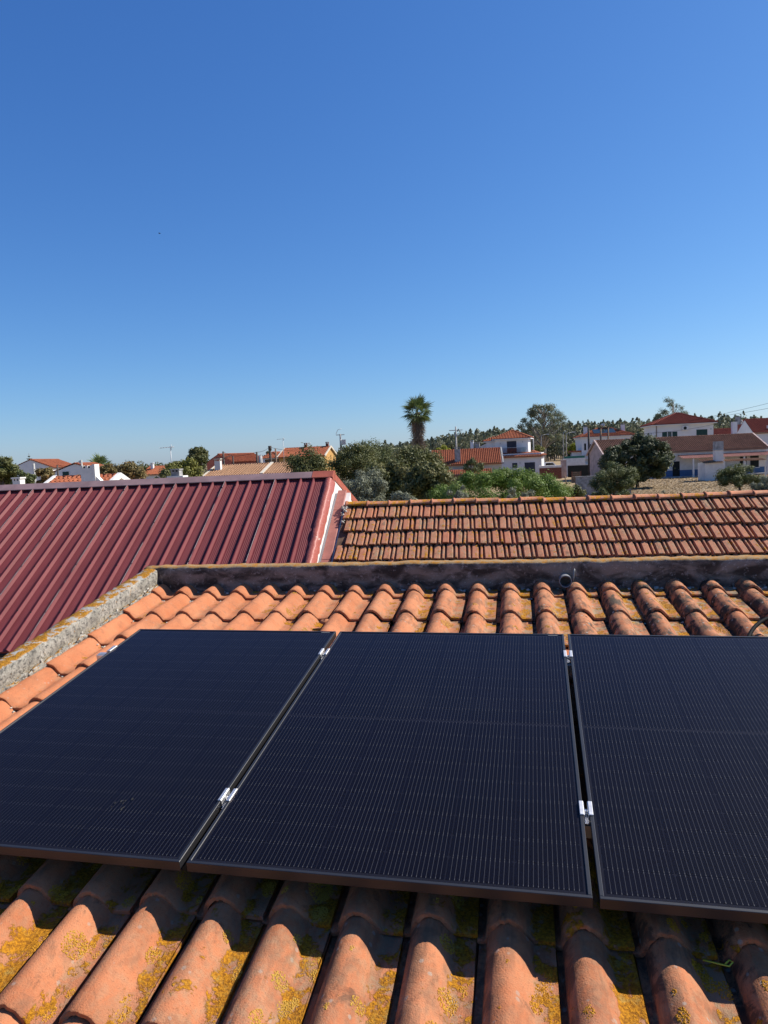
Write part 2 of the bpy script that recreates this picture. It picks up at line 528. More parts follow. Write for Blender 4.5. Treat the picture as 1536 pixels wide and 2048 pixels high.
def clear_glass():
    g = G('balcony_glass')
    fr = g.n('ShaderNodeFresnel', {'IOR': 1.45}).outputs[0]
    tr = g.n('ShaderNodeBsdfTransparent', {'Color': (0.72, 0.80, 0.82)})
    gl = g.n('ShaderNodeBsdfGlossy', {'Roughness': 0.05})
    m1 = g.n('ShaderNodeMixShader', {0: fr, 1: tr.outputs[0], 2: gl.outputs[0]})
    g.t.links.new(m1.outputs[0], g.out.inputs[0])
    return g.m


M['balcony'] = clear_glass()


def far_tiles(name, c1, c2, c3):
    g = G(name)
    tc, v, oi = objvec(g)
    n1 = g.noise(v, 0.8, 5, .6)
    n2 = g.noise(v, 6.0, 3, .7)
    c = g.mix(g.ramp(n1, .35, .65), c1, c2)
    c = g.mix(g.math('MULTIPLY', g.ramp(n2, .46, .64), .8), c, c3)
    n3 = g.noise(v, 2.2, 4, .7)
    c = g.mix(g.math('MULTIPLY', g.ramp(n3, .52, .66), .55), c, c3)
    return g.finish(c, 0.9, n2, 0.2, 0.01, 0.15)


M['roof_orange'] = far_tiles('orange_roof_tiles', (0.37, 0.125, 0.062), (0.31, 0.098, 0.05), (0.19, 0.065, 0.04))
M['roof_red'] = far_tiles('red_roof_tiles', (0.25, 0.06, 0.042), (0.21, 0.05, 0.037), (0.13, 0.04, 0.03))
M['roof_brown'] = far_tiles('brown_roof_tiles', (0.27, 0.145, 0.095), (0.21, 0.105, 0.07), (0.10, 0.065, 0.05))
M['roof_buff'] = far_tiles('buff_roof_tiles', (0.36, 0.215, 0.13), (0.30, 0.17, 0.10), (0.17, 0.105, 0.07))
M['awning'] = far_tiles('pale_red_awning_sheet', (0.36, 0.175, 0.14), (0.31, 0.14, 0.115), (0.24, 0.115, 0.095))


def leaf_mat(name, c1, c2, c3=None, trans=0.25):
    g = G(name)
    geo = g.n('ShaderNodeNewGeometry')
    tc = g.n('ShaderNodeTexCoord').outputs['Object']
    n1 = g.noise(tc, 0.9, 3)
    rn = geo.outputs['Random Per Island']
    k_ = 0.98
    c1, c2 = (tuple(q * k_ for q in c_) for c_ in (c1, c2))
    c = g.mix(rn, c1, c2)
    if c3:
        c3 = tuple(q * k_ for q in c3)
        c = g.mix(g.ramp(g.math('ADD', n1, g.math('MULTIPLY', rn, .15)), .55, .72), c, c3)
    b = g.n('ShaderNodeBsdfPrincipled', {'Base Color': c, 'Roughness': 0.6, 'Specular IOR Level': 0.25})
    t = g.n('ShaderNodeBsdfTranslucent', {'Color': c})
    m = g.n('ShaderNodeMixShader', {0: trans, 1: b.outputs[0], 2: t.outputs[0]})
    g.t.links.new(m.outputs[0], g.out.inputs[0])
    return g.m


M['oak'] = leaf_mat('oak_leaves', (0.072, 0.085, 0.026), (0.14, 0.148, 0.046), (0.165, 0.155, 0.055))
M['olive'] = leaf_mat('olive_leaves', (0.14, 0.155, 0.10), (0.27, 0.285, 0.20), (0.20, 0.21, 0.14))
M['olive_dark'] = leaf_mat('green_olive_leaves', (0.075, 0.095, 0.030), (0.15, 0.17, 0.065), (0.14, 0.15, 0.06))
M['pine'] = leaf_mat('stone_pine_needles', (0.085, 0.15, 0.022), (0.18, 0.26, 0.05), (0.20, 0.26, 0.065))
M['dark_leaf'] = leaf_mat('glossy_dark_leaves', (0.04, 0.055, 0.022), (0.10, 0.12, 0.055), (0.08, 0.09, 0.045))
M['euca'] = leaf_mat('eucalyptus_leaves', (0.105, 0.13, 0.07), (0.18, 0.205, 0.115), (0.17, 0.16, 0.09))
M['forest'] = leaf_mat('hazed_wood_leaves', (0.12, 0.14, 0.085), (0.20, 0.215, 0.13), (0.21, 0.20, 0.12))  # distance haze put into the leaf colour: paler and greyer than nearer trees
M['yellow_leaf'] = leaf_mat('yellow_flowering_leaves', (0.28, 0.27, 0.02), (0.50, 0.46, 0.03), (0.16, 0.20, 0.03))
M['yg_leaf'] = leaf_mat('yellow_green_leaves', (0.13, 0.14, 0.03), (0.24, 0.23, 0.05), (0.12, 0.12, 0.03))
M['autumn'] = leaf_mat('rusty_green_leaves', (0.14, 0.11, 0.04), (0.24, 0.19, 0.07), (0.30, 0.17, 0.06))
M['palm'] = leaf_mat('palm_green', (0.085, 0.12, 0.035), (0.17, 0.22, 0.075), None, 0.2)
M['palm_dead'] = leaf_mat('palm_dead_fronds', (0.14, 0.105, 0.075), (0.30, 0.235, 0.17), None, 0.1)


def ground_mat():
    g = G('dry_ground')
    tc = g.n('ShaderNodeTexCoord').outputs['Object']
    n1 = g.noise(tc, 0.12, 5, .6)
    n2 = g.noise(tc, 1.6, 5, .7)
    c = g.mix(g.ramp(n1, .4, .6), (0.26, 0.19, 0.11), (0.31, 0.23, 0.135))
    c = g.mix(g.math('MULTIPLY', g.ramp(n2, .5, .7), .4), c, (0.17, 0.12, 0.065))
    return g.finish(c, 0.95, n2, 0.6, 0.08, 0.1)


M['ground'] = ground_mat()
M['lichen'] = leaf_mat('yellow_lichen', (0.34, 0.145, 0.006), (0.62, 0.30, 0.012), (0.47, 0.28, 0.04), 0.0)
M['straw'] = leaf_mat('dry_straw', (0.27, 0.20, 0.115), (0.34, 0.255, 0.15), None, 0.2)
M['asphalt'] = plain('asphalt', (0.06, 0.06, 0.06), 0.9, 0.1, 1)

# ------------------------------------------------------------------ ground
gm = MB()
N = 24
gv, gf = [], []
xs = [-4000, -1500, -600, -300, -200, -120, -80, -50, -30, -15, 0, 15, 30, 50, 80, 120, 200, 300, 600, 1500, 4000]
ys = [-200, -60, -20, 0, 10, 20, 30, 45, 60, 80, 100, 130, 170, 220, 300, 450, 800, 2000, 5500]


def terrain(x, y):
    # the land lifts gently beyond the gardens on the right
    return 0.0


for yy in ys:
    for xx in xs:
        gv.append((xx, yy, terrain(xx, yy)))
for j in range(len(ys) - 1):
    for i in range(len(xs) - 1):
        a = j * len(xs) + i
        gf.append((a, a + 1, a + len(xs) + 1, a + len(xs)))
gm.add(gv, gf)
g_o = gm.build('ground', M['ground']); tag(g_o, kind='structure')

# ------------------------------------------------------------------ the near roof
O_ = EYE + Vector((-0.61888807, 1.96350234, -1.14877378))       # lower left corner of the middle solar panel
PU = Vector((0.9773973, -0.21138527, -0.00328292))
PV = Vector((0.20966269, 0.96720593, 0.1433675))
PN = PU.cross(PV).normalized()
PF = frame(O_, PU, PV, PN)                                        # panel frame: x along the row, y up the slope
TF = PF @ Matrix.Rotation(R(1.5), 4, 'Z')                         # tile frame
TP, TE = 0.2035, 0.384                                            # tile pitch, exposed length
CREST = -0.093
FLAT = 0.057
U_LEFT = -1.553                                                   # inner face of the left parapet
V_FAR = 2.815                                                     # inner face of the far parapet


def tile_profile():
    pts = [(-0.080, -.015), (-0.072, -.016), (-0.0615, -.015), (-0.0575, -.009)]
    for x in np.linspace(-0.0555, 0, 11):
        pts.append((x, FLAT * (max(0, 1 - (x / 0.057) ** 2)) ** 0.66))
    for x in np.linspace(0.008, 0.070, 11):
        pts.append((x, FLAT * (1 - (x / 0.0705) ** 2) ** 1.15))
    for x, z in ((0.088, -0.0008), (0.108, -0.001), (0.1265, 0.0012)):
        pts.append((x, z))
    return [(x, z - FLAT) for x, z in pts]


def make_tile(length, seed):
    rs = np.random.default_rng(seed)
    pr = np.array(tile_profile()); n = len(pr); th = 0.0145
    tg = np.gradient(pr, axis=0); tg /= np.linalg.norm(tg, axis=1)[:, None]
    nr = np.stack([-tg[:, 1], tg[:, 0]], 1)
    lo = pr - nr * th
    lo[:, 0] = np.clip(lo[:, 0], -0.080, 0.1265)
    ny = 8
    yy = np.concatenate([[0, 0.004], np.linspace(0.05, length, ny - 2)])
    drop = 0.0185 / TE
    V, F, S = [], [], []
    wob = rs.normal(0, 0.0006, (ny, n))
    lipw = rs.normal(0, 0.0032, n)
    lipw = np.convolve(lipw, [.25, .5, .25], 'same')
    for j, y in enumerate(yy):
        k = 0.0028 if j == 0 else 0.0
        ssc = 1 - 0.03 * y / 0.44
        for i in range(n):
            p = pr[i] - nr[i] * k
            V.append((p[0] * ssc, y + (lipw[i] if j < 2 else 0), p[1] - drop * y + wob[j, i]))
    for j in range(ny - 1):
        for i in range(n - 1):
            a = j * n + i
            F.append((a, a + 1, a + n + 1, a + n)); S.append(True)
    b = len(V)
    for j, y in enumerate((0, length)):
        for i in range(n):
            V.append((lo[i][0], y + (lipw[i] if j == 0 else 0), lo[i][1] - drop * y))
    for i in range(n - 1):
        F.append((b + i, b + n + i, b + n + i + 1, b + i + 1)); S.append(True)
    c = len(V)                                                    # lip face
    for i in range(n):
        p = pr[i] - nr[i] * 0.0028
        V.append((p[0], lipw[i], p[1])); V.append((lo[i][0], lipw[i], lo[i][1]))
    for i in range(n - 1):
        F.append((c + 2 * i, c + 2 * i + 1, c + 2 * i + 3, c + 2 * i + 2)); S.append(False)
    d = len(V)                                                    # side edges
    for i in (0, n - 1):
        for y in (0, length):
            V.append((pr[i][0], y, pr[i][1] - drop * y)); V.append((lo[i][0], y, lo[i][1] - drop * y))
    F.append((d, d + 1, d + 3, d + 2)); S.append(False)
    F.append((d + 4, d + 6, d + 7, d + 5)); S.append(False)
    me = bpy.data.meshes.new('roof_tile')
    me.from_pydata(V, [], F); me.polygons.foreach_set('use_smooth', S); me.materials.append(M['tile']); me.update()
    return me


house = empty('house', Matrix.Translation((O_.x, O_.y, 0)), 'near house with an orange clay tile roof carrying the solar panels', 'house')
HI = house.matrix_world.inverted()

# timber deck below the tiles
dk = MB()
dk.box(U_LEFT - 0.02, 4.36, -1.2, V_FAR, CREST - 0.17, CREST - 0.125, TF)
deck = dk.build('roof_deck', M['under'], house, HI)
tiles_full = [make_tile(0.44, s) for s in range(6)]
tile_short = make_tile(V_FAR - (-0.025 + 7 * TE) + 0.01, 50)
rt = random.Random(3)
tile_spots = []
for k in range(-2, 8):
    for c in range(-5, 24):
        uc = -0.515 + c * TP
        v0 = -0.025 + k * TE
        if k == 7:
            me = tile_short
        else:
            me = rt.choice(tiles_full)
        jit = Matrix.Translation((rt.gauss(0, .0026), rt.gauss(0, .006) if k < 7 else 0, rt.gauss(0, .0018))) @ Matrix.Rotation(rt.gauss(0, R(.6)), 4, 'Z') @ Matrix.Rotation(rt.gauss(0, R(.25)), 4, 'Y')
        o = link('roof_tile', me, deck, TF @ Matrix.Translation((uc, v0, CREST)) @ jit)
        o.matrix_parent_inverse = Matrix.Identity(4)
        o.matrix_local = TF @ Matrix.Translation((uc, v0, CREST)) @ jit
        # wear: newer clean tiles on the left, older ones with lichen and soot towards the right
        x = min(1.15, (uc + 1.5) / 3.6)
        if k >= 5:
            li = 0.08 + 0.38 * min(1, max(0, (x - .05) * 2.2)); di = min(1, max(0.0, .10 + (x - .30) * 1.7)); to = .20 + .45 * min(1, max(0, x - .25) * 1.6)
        elif k <= 0:
            li = .78 - .22 * x; di = .22 + .60 * max(0, x - .30); to = .50
        else:
            li, di, to = .12, .1, .1
        if c <= -3: li, di, to = 0.02, 0.0, 0.06
        li = min(1, max(0, li + rt.gauss(0, .17 if k <= 0 else .13))); di = min(1, max(0, di + rt.gauss(0, .10))); to = min(1, max(0, to + rt.gauss(0, .1)))
        o.color = (li, di, to, 1)
        if (k <= 0 or k >= 5) and c > -4:
            tile_spots.append((np.array(TF @ Matrix.Translation((uc, v0, CREST)) @ jit), li, k))

# raised crusts of lichen gathered in rosettes along the pans
rl_ = np.random.default_rng(12)
_pp = np.array(tile_profile())
LV, LF = [], []
nb_ = 0
for TM, li, k in tile_spots:
    near = k <= 0
    ncl = int(rl_.poisson(li * (9 if near else 5)))
    for q in range(ncl):
        onpan = rl_.random() < .78
        cx_ = rl_.uniform(.045, .122) if onpan else rl_.uniform(-.03, .05)
        cy_2 = rl_.uniform(.015, .37)
        rad = rl_.uniform(.008, .026) * (1.25 if onpan else .75)
        m = int(rad * rad * 3.1416 / (5.2e-6 if near else 11e-6) * .55)
        a = rl_.uniform(0, 2 * np.pi, m); rr2 = rad * rl_.random(m) ** .55
        X = cx_ + rr2 * np.cos(a) * .85; Y = cy_2 + rr2 * np.sin(a) * 1.25
        ok = (X > -.05) & (X < .1255) & (Y > .004); X, Y = X[ok], Y[ok]
        if len(X) == 0: continue
        Z = np.interp(X, _pp[:, 0], _pp[:, 1]) - 0.0185 / TE * Y
        R3 = rl_.uniform(.0014, .0034, len(X)) * (1 if near else 1.4); Hh = R3 * rl_.uniform(.35, .9, len(X))
        base = np.stack([X, Y, Z], 1)
        ang = np.arange(5) * 2 * np.pi / 5
        rim = base[:, None, :] + np.stack([R3[:, None] * np.cos(ang)[None], R3[:, None] * np.sin(ang)[None], np.full((len(X), 5), -.0004)], 2)
        top = base + np.stack([rl_.normal(0, .0005, len(X)), rl_.normal(0, .0005, len(X)), Hh], 1)
        Vt = np.concatenate([rim.reshape(len(X), 5, 3), top[:, None, :]], 1).reshape(-1, 3)
        Vt = Vt @ TM[:3, :3].T + TM[:3, 3]
        idx = nb_ + np.arange(len(X))[:, None] * 6
        for t_ in range(5):
            LF.append(np.concatenate([idx + t_, idx + (t_ + 1) % 5, idx + 5], 1))
        LV.append(Vt); nb_ += len(Vt)
lich_o = link('lichen', np_mesh('lichen', np.concatenate(LV), np.concatenate(LF), M['lichen']), deck)
lich_o['kind'] = 'stuff'

# parapets: far wall across the top of the roof, left wall along the verge
DZ = (TF @ Vector((0, V_FAR, CREST))).z


def rough_wall(name, M_frame, L, T, H0, H1, mat, parent, label, seed, nl, slope=0.0):
    """wall strip: x along (0..L), y thickness (0..T), z H0..H1, with a worn, uneven top"""
    rs = np.random.default_rng(seed)
    prof = [(0.0, H0), (0.0, H1 - .10), (0.0, H1 - 0.055), (0.0, H1 - 0.014), (0.010, H1 - .002), (T * .35, H1 + .003), (T * .65, H1 + .003), (T - .010, H1 - .002), (T, H1 - 0.014), (T, H0)]
    np_ = len(prof)
    xs_ = np.linspace(0, L, nl)
    off = rs.normal(0, .0035, nl); off = np.convolve(off, [.2, .6, .2], 'same')
    V, F = [], []
    for i, x in enumerate(xs_):
        for j, (y, z) in enumerate(prof):
            e = 0.0 if j in (0, np_ - 1) else 1.0
            V.append((x, y + e * rs.normal(0, .0022), z + e * (off[i] + rs.normal(0, .0018))))
    for i in range(nl - 1):
        for j in range(np_ - 1):
            a = i * np_ + j
            F.append((a, a + np_, a + np_ + 1, a + 1))
    F.append(tuple(range(np_))); F.append(tuple(range((nl - 1) * np_, nl * np_))[::-1])
    me = bpy.data.meshes.new(name); me.from_pydata(V, [], F)
    me.polygons.foreach_set('use_smooth', [True] * (len(F) - 2) + [False] * 2)
    me.materials.append(mat); me.update()
    o = link(name, me, parent, HI @ M_frame)
    if label: o['label'] = label
    return o


far_dir = (TF.to_3x3() @ Vector((1, 0, 0))); far_dir.z = 0; far_dir.normalize()
far_n = Vector((-far_dir.y, far_dir.x, 0))
p0 = TF @ Vector((U_LEFT - .12, V_FAR, CREST))
ZT = 4.5 - 0.722
FW = frame(Vector((p0.x, p0.y, ZT)), far_dir, far_n, Vector((0, 0, 1)))
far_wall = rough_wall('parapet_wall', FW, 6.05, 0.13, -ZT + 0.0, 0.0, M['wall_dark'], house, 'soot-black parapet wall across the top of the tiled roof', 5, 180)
# left parapet follows the slope of the roof
TX, TY, TZ = (TF.to_3x3() @ Vector(a) for a in ((1, 0, 0), (0, 1, 0), (0, 0, 1)))
zup = (Vector((0, 0, 1)) - TY * TY.z).normalized()
lside = zup.cross(TY) * -1
LW = frame(TF @ Vector((U_LEFT, -1.3, 0.014)), TY, -TY.cross(zup) if (-TY.cross(zup)).dot(TX) < 0 else TY.cross(zup), zup)
left_wall = rough_wall('parapet_wall', LW, 4.10, 0.115, -0.8, 0.0, M['wall_pale'], house, 'pale weathered parapet wall along the left verge of the roof', 6, 150)
# body of the house below
hb = MB()
a0 = TF @ Vector((U_LEFT - .10, -1.25, -0.35)); a1 = TF @ Vector((U_LEFT - .10, V_FAR + .10, 0)); a2 = TF @ Vector((4.34, V_FAR + .10, 0)); a3 = TF @ Vector((4.34, -1.25, -0.35))
hb.prism([(a0.x, a0.y, 0), (a3.x, a3.y, 0), (a2.x, a2.y, 0), (a1.x, a1.y, 0)], (0, 0, 2.95))
hb.build('wall', M['white'], house, HI)


rs = random.Random(11)
# bits of bedding mortar along the far wall and under the lips of the top rows
mo = MB()
for c in range(-4, 16):
    uc = -0.515 + c * TP
    for q in range(rs.choice([1, 2, 3])):
        lump(mo, (uc + rs.uniform(.06, .135), V_FAR - rs.uniform(.01, .05), CREST - FLAT - .006), rs.uniform(.007, .015), rs, TF)
    if rs.random() < .75:
        for q in range(rs.choice([2, 3, 5])):
            lump(mo, (uc + rs.uniform(.08, .145), -0.025 + 7 * TE - rs.uniform(.004, .03), CREST - FLAT - .022), rs.uniform(.004, .010), rs, TF)
    if rs.random() < .6:
        for q in range(rs.choice([1, 2, 3])):
            lump(mo, (uc + rs.uniform(.08, .14), -0.025 + 6 * TE - rs.uniform(.004, .04), CREST - FLAT - .022), rs.uniform(.003, .008), rs, TF)
b_ = mo.build('mortar_crumbs', M['mortar'], far_wall, (FW.inverted()))
b_['kind'] = 'stuff'
# mortar fillet along the left parapet where it seals the verge tiles
mo = MB()
V_ = -1.2
while V_ < V_FAR - .02:
    lump(mo, (U_LEFT + rs.uniform(-.004, .010), V_, CREST - .012 + rs.uniform(-.010, .012)), rs.uniform(.016, .024), rs, TF, (.55, 2.2, .75))
    V_ += rs.uniform(.012, .02)
b_ = mo.build('mortar_fillet', M['wall_pale'], left_wall, LW.inverted())
b_['kind'] = 'stuff'
mo = MB()
for k in range(1, 8):
    v0 = -0.025 + k * TE
    for c in (-5, -4):
        for q in range(5):
            t_ = rs.uniform(0.06, .14)
            zz = -FLAT if t_ > .07 else FLAT * (1 - (t_ / .078) ** 2) ** 1.25 - FLAT
            if rs.random() < (.9 if c == -5 else .45):
                lump(mo, (-0.515 + c * TP + t_, v0 - rs.uniform(0.0, .022), CREST + zz - .018), rs.uniform(.004, .009), rs, TF, (1, 1.6, .5))
    for q in range(4):                      # smear climbing the wall beside each lip
        lump(mo, (U_LEFT + .004, v0 - .02 - rs.uniform(0, .07), CREST - .01 + rs.uniform(0, .035)), rs.uniform(.006, .012), rs, TF, (.5, 1.3, 1))
b_ = mo.build('mortar_crumbs', M['mortar'], left_wall, LW.inverted())
b_['kind'] = 'stuff'

# ------------------------------------------------------------------ solar panels
PW, PL, PT = 1.134, 1.722, 0.030
GAPL, GAPR = 0.0220, 0.0187


def frame_mesh():
    mb = MB()
    fw = 0.0105
    z0, z1 = -PT, 0.0
    b = .0012
    for x0, x1, y0, y1 in ((0, PW, 0, fw), (0, PW, PL - fw, PL), (0, fw, fw, PL - fw), (PW - fw, PW, fw, PL - fw)):
        mb.bev(x0, x1, y0, y1, z0, z1, b)
    # lower flange under the laminate
    mb.box(fw, PW - fw, fw, fw + .02, z0, z0 + .002); mb.box(fw, PW - fw, PL - fw - .02, PL - fw, z0, z0 + .002)
    mb.box(fw, fw + .02, fw + .02, PL - fw - .02, z0, z0 + .002); mb.box(PW - fw - .02, PW - fw, fw + .02, PL - fw - .02, z0, z0 + .002)
    return mb.mesh('frame', M['frame_black'])


fr_me = frame_mesh()
gl_me = MB().add([(.009, .009, -.0022), (PW - .009, .009, -.0022), (PW - .009, PL - .009, -.0022), (.009, PL - .009, -.0022)], [(0, 1, 2, 3)]).mesh('glass', M['glass'])
bs_me = MB().box(.009, PW - .009, .009, PL - .009, -.0075, -.0055).mesh('backsheet', M['backsheet'])
CW, CH = 0.1790, 0.0905
ch_ = .006
cl_me = MB().add([(-CW / 2, -CH / 2, 0), (CW / 2, -CH / 2, 0), (CW / 2, CH / 2 - ch_, 0), (CW / 2 - ch_, CH / 2, 0), (-CW / 2 + ch_, CH / 2, 0), (-CW / 2, CH / 2 - ch_, 0)], [(0, 1, 2, 3, 4, 5)]).mesh('cell', M['cell'])
jb_me = MB().bev(-.05, .05, -.03, .03, 0, .018, .003).mesh('junction_box', M['rubber'])
for nm, u0, lab in (('L', -PW - GAPL, 'leftmost black solar panel beside the pale parapet'), ('M', 0.0, 'middle black solar panel between the two others'), ('R', PW + GAPR, 'rightmost black solar panel, cut by the right edge of the photo')):
    e = empty('solar_panel', PF @ Matrix.Translation((u0, 0, 0)), lab, 'solar panel', 'solar panels in a row on the tiled roof')
    link('frame', fr_me, e); link('glass', gl_me, e)
    bs = link('backsheet', bs_me, e)
    jb = link('junction_box', jb_me, e, Matrix.Translation((PW / 2, PL / 2, -.027)))
    MB().box(PW - .075, PW - .030, PL - .0165, PL - .0135, -.0021, -.0018).build('serial_label', M['pale_label'], e)
    if nm == 'R':
        MB().box(.405, .420, .030, .034, -.0021, -.0018).build('sticker', M['pale_label'], e)
    if nm == 'L':
        dm2 = MB(); r2_ = random.Random(9)
        for q in range(9):
            lump(dm2, (PW + GAPL - .366 + r2_.uniform(-.02, .05), .246 + r2_.uniform(-.04, .06), -.0018), r2_.uniform(.0016, .0042), r2_, None, (1, 1.8, .12))
        dm2.build('dirt_smear', M['smear'], e)
    for i in range(6):
        for j in range(18):
            x = PW / 2 + (i - 2.5) * 0.1832
            y = PL / 2 + (j - 8.5) * 0.0922 + (0.006 if j > 8 else -0.006)
            MM = Matrix.Translation((x, y, -.0048))
            if j > 8: MM = MM @ Matrix.Rotation(math.pi, 4, 'Z')
            link('cell', cl_me, bs, MM)

# rails, clamps and small things on the roof
for v_, lab in ((1.455, 'upper aluminium rail under the solar panels'), (0.345, 'lower aluminium rail under the solar panels')):
    rl = MB()
    rl.box(-1.245, 2.45, v_ - .02, v_ + .02, -.072, -.0305, PF)
    rl.box(-1.243, 2.44, v_ - .006, v_ + .006, -.0300, -.0285, PF)
    o = rl.build('mounting_rail', M['alu'])
    tag(o, lab, 'rail', 'rails under the solar panels')


def clamp_thing(u_mid, v_, half, lab):
    e = empty('panel_clamp', PF @ Matrix.Translation((u_mid, v_, 0)), lab, 'clamp', 'clamps between the solar panels')
    L2 = .033
    mb = MB()
    mb.bev(-half - .010, -half + .002, -L2, L2, .0005, .0045, .001)
    mb.bev(half - .002, half + .010, -L2, L2, .0005, .0045, .001)
    mb.box(-half + .001, -half + .0035, -L2, L2, -.026, .0015); mb.box(half - .0035, half - .001, -L2, L2, -.026, .0015)
    mb.build('channel', M['alu'], e)
    MB().box(-half + .0035, half - .0035, -L2 - .008, L2 - .004, -.026, -.022).build('base_plate', M['alu'], e)
    bt = MB().tube([(0, 0, -.022), (0, 0, -.012)], half * .62, 6, None)
    bt.tube([(0, 0, -.012), (0, 0, -.006)], half * .42, 10)
    bt.build('bolt', M['alu'], e)


clamp_thing(-GAPL / 2, 1.462, GAPL / 2, 'upper aluminium clamp between the left and middle solar panels')
clamp_thing(-GAPL / 2, 0.318, GAPL / 2, 'lower aluminium clamp between the left and middle solar panels')
clamp_thing(PW + GAPR / 2, 1.488, GAPR / 2, 'upper aluminium clamp between the middle and right solar panels')
clamp_thing(PW + GAPR / 2, 0.365, GAPR / 2, 'lower aluminium clamp between the middle and right solar panels')
e = empty('panel_clamp', PF @ Matrix.Translation((-PW - GAPL, 1.452, 0)), 'aluminium end clamp on the outer edge of the leftmost solar panel', 'clamp')
MB().bev(-.012, .008, -.033, .033, .0005, .0045, .001).box(-.014, -.0035, -.033, .033, -.030, .0005).build('channel', M['alu'], e)
MB().tube([(-.022, 0, -.03), (-.022, 0, -.008)], .006, 8).build('bolt', M['alu'], e)

# black cable looping out from under the right panel
cp = []
for t in np.linspace(0, 1, 22):
    uu = 1.953 + 0.40 * t ** 1.6
    vv = 1.66 + .36 * math.sin(t * math.pi * .55) + .05 * t
    zz = -.075 + .055 * math.sin(min(1, t * 1.5) * math.pi * .5)
    cp.append(PF @ Vector((uu, vv, zz)))
o = MB().tube(cp, .0098, 10).build('cable', M['rubber']); tag(o, 'thick black cable looping out behind the right solar panel', 'cable')
# grey pipe end lying at the foot of the far wall
pc = FW.inverted() @ (TF @ Vector((1.26, 2.765, CREST + .004)))
e = empty('drain_pipe', FW @ Matrix.Translation((pc.x, -.055, pc.z)), 'short grey plastic pipe end at the foot of the black wall', 'pipe')
pm = MB(); nseg = 22
for (r0, y0, r1, y1) in ((.039, -.03, .039, .05), (.039, -.03, .034, -.03), (.034, -.03, .034, .05)):
    vv = []
    for k in range(nseg):
        t = 2 * math.pi * k / nseg
        vv += [(r0 * math.cos(t), y0, r0 * math.sin(t)), (r1 * math.cos(t), y1, r1 * math.sin(t))]
    pm.add(vv, [(2 * k, 2 * k + 1, (2 * k + 3) % (2 * nseg), (2 * k + 2) % (2 * nseg)) for k in range(nseg)], None, True)
pm.build('sleeve', M['pvc'], e)
MB().tube([(.046, -.02, .0), (.050, -.02, .03), (.052, -.012, .055), (.058, -.006, .075), (.063, .0, .06), (.064, .0, .03)], .0045, 6).build('hook', M['pvc'], e)
# yellow cable tie in the gutter of the tiles
ct = [PF @ Vector(p) for p in ((1.395, -.028, -.128), (1.425, -.036, -.126), (1.452, -.043, -.124), (1.462, -.034, -.120), (1.456, -.026, -.122), (1.444, -.038, -.124))]
o = MB().tube(ct, .0022, 6).build('cable_tie', M['yellow_plastic']); tag(o, 'thin yellow cable tie lying between two tiles below the right panel', 'cable tie')
# loose shard of tile
sh = MB(); lump(sh, (-.222, 2.155, CREST - .030), .026, random.Random(4), PF, (1.1, 1.0, .55))
o = sh.build('tile_shard', M['tile']); tag(o, 'loose rounded shard of tile above the gap between panels', 'shard'); o.color = (.4, .2, .4, 1)

# ------------------------------------------------------------------ neighbour with the burgundy sheet roof
NY = R(7.0)
NU = Vector((math.cos(NY), -math.sin(NY), 0)); NV = Vector((math.sin(NY), math.cos(NY), 0)); NZ = Vector((0, 0, 1))
B_ = at(662, 948, 13.626)
NF = frame(B_, NU, NV, NZ)            # origin at the right end of the burgundy ridge
rp = R(32.0)
SF = NF @ Matrix.Rotation(rp, 4, 'X')  # x along ridge, y up the slope (0 at ridge), z normal
RS = 4.45                              # slope length
mh = empty('metal_roof_house', Matrix.Translation((B_.x, B_.y, 0)), 'low neighbouring house with a burgundy ribbed metal roof', 'house')
MI = mh.matrix_world.inverted()


def sheet_profile():
    pts = []
    for k in range(4):
        x = k * .25
        pts += [(x, 0.0), (x + .004, .050), (x + .022, .050), (x + .046, 0.002)]
        for q in range(6):
            xx = x + .066 + q * .031
            pts += [(xx, 0.0), (xx + .006, .0035), (xx + .016, .0035), (xx + .022, 0.0)]
    pts.append((1.0, 0.0))
    return pts


def sheet_mesh(length):
    pr = sheet_profile(); n = len(pr)
    V, F = [], []
    for y in (0, -length):
        for x, z in pr:
            V.append((x, y, z))
    for i in range(n - 1):
        F.append((n + i, n + i + 1, i + 1, i))
    for x, z in pr:                                       # under side edge, 30 mm core
        V.append((x, -length, -.03))
    for i in range(n - 1):
        F.append((2 * n + i, 2 * n + i + 1, n + i + 1, n + i))
    me = bpy.data.meshes.new('roof_panel'); me.from_pydata(V, [], F); me.materials.append(M['red_metal']); me.update()
    return me


sh_me = sheet_mesh(RS)
rsc = random.Random(2)
for k in range(13):
    po = link('roof_panel', sh_me, mh, MI @ SF @ Matrix.Translation((-.07 - 1.0 * (k + 1), -.02, .0)))
    sc_ = MB()
    for q in range(4):
        for y in (-.35, -1.45, -2.55, -3.65, -4.3):
            if rsc.random() < .8:
                yy = y + rsc.uniform(-.04, .04)
                sc_.tube([(q * .25 + .013, yy, .049), (q * .25 + .013, yy, .058)], .011, 6)
    so = sc_.build('screws', M['dark'], po); so['kind'] = 'stuff'
back = Matrix.Rotation(-R(15.3), 4, 'X')
BF = NF @ back
bk = MB()
bk.box(-13, 0, 0, 2.95, -.03, 0.0, BF)
bk.build('back_roof', M['red_metal'], mh, MI)
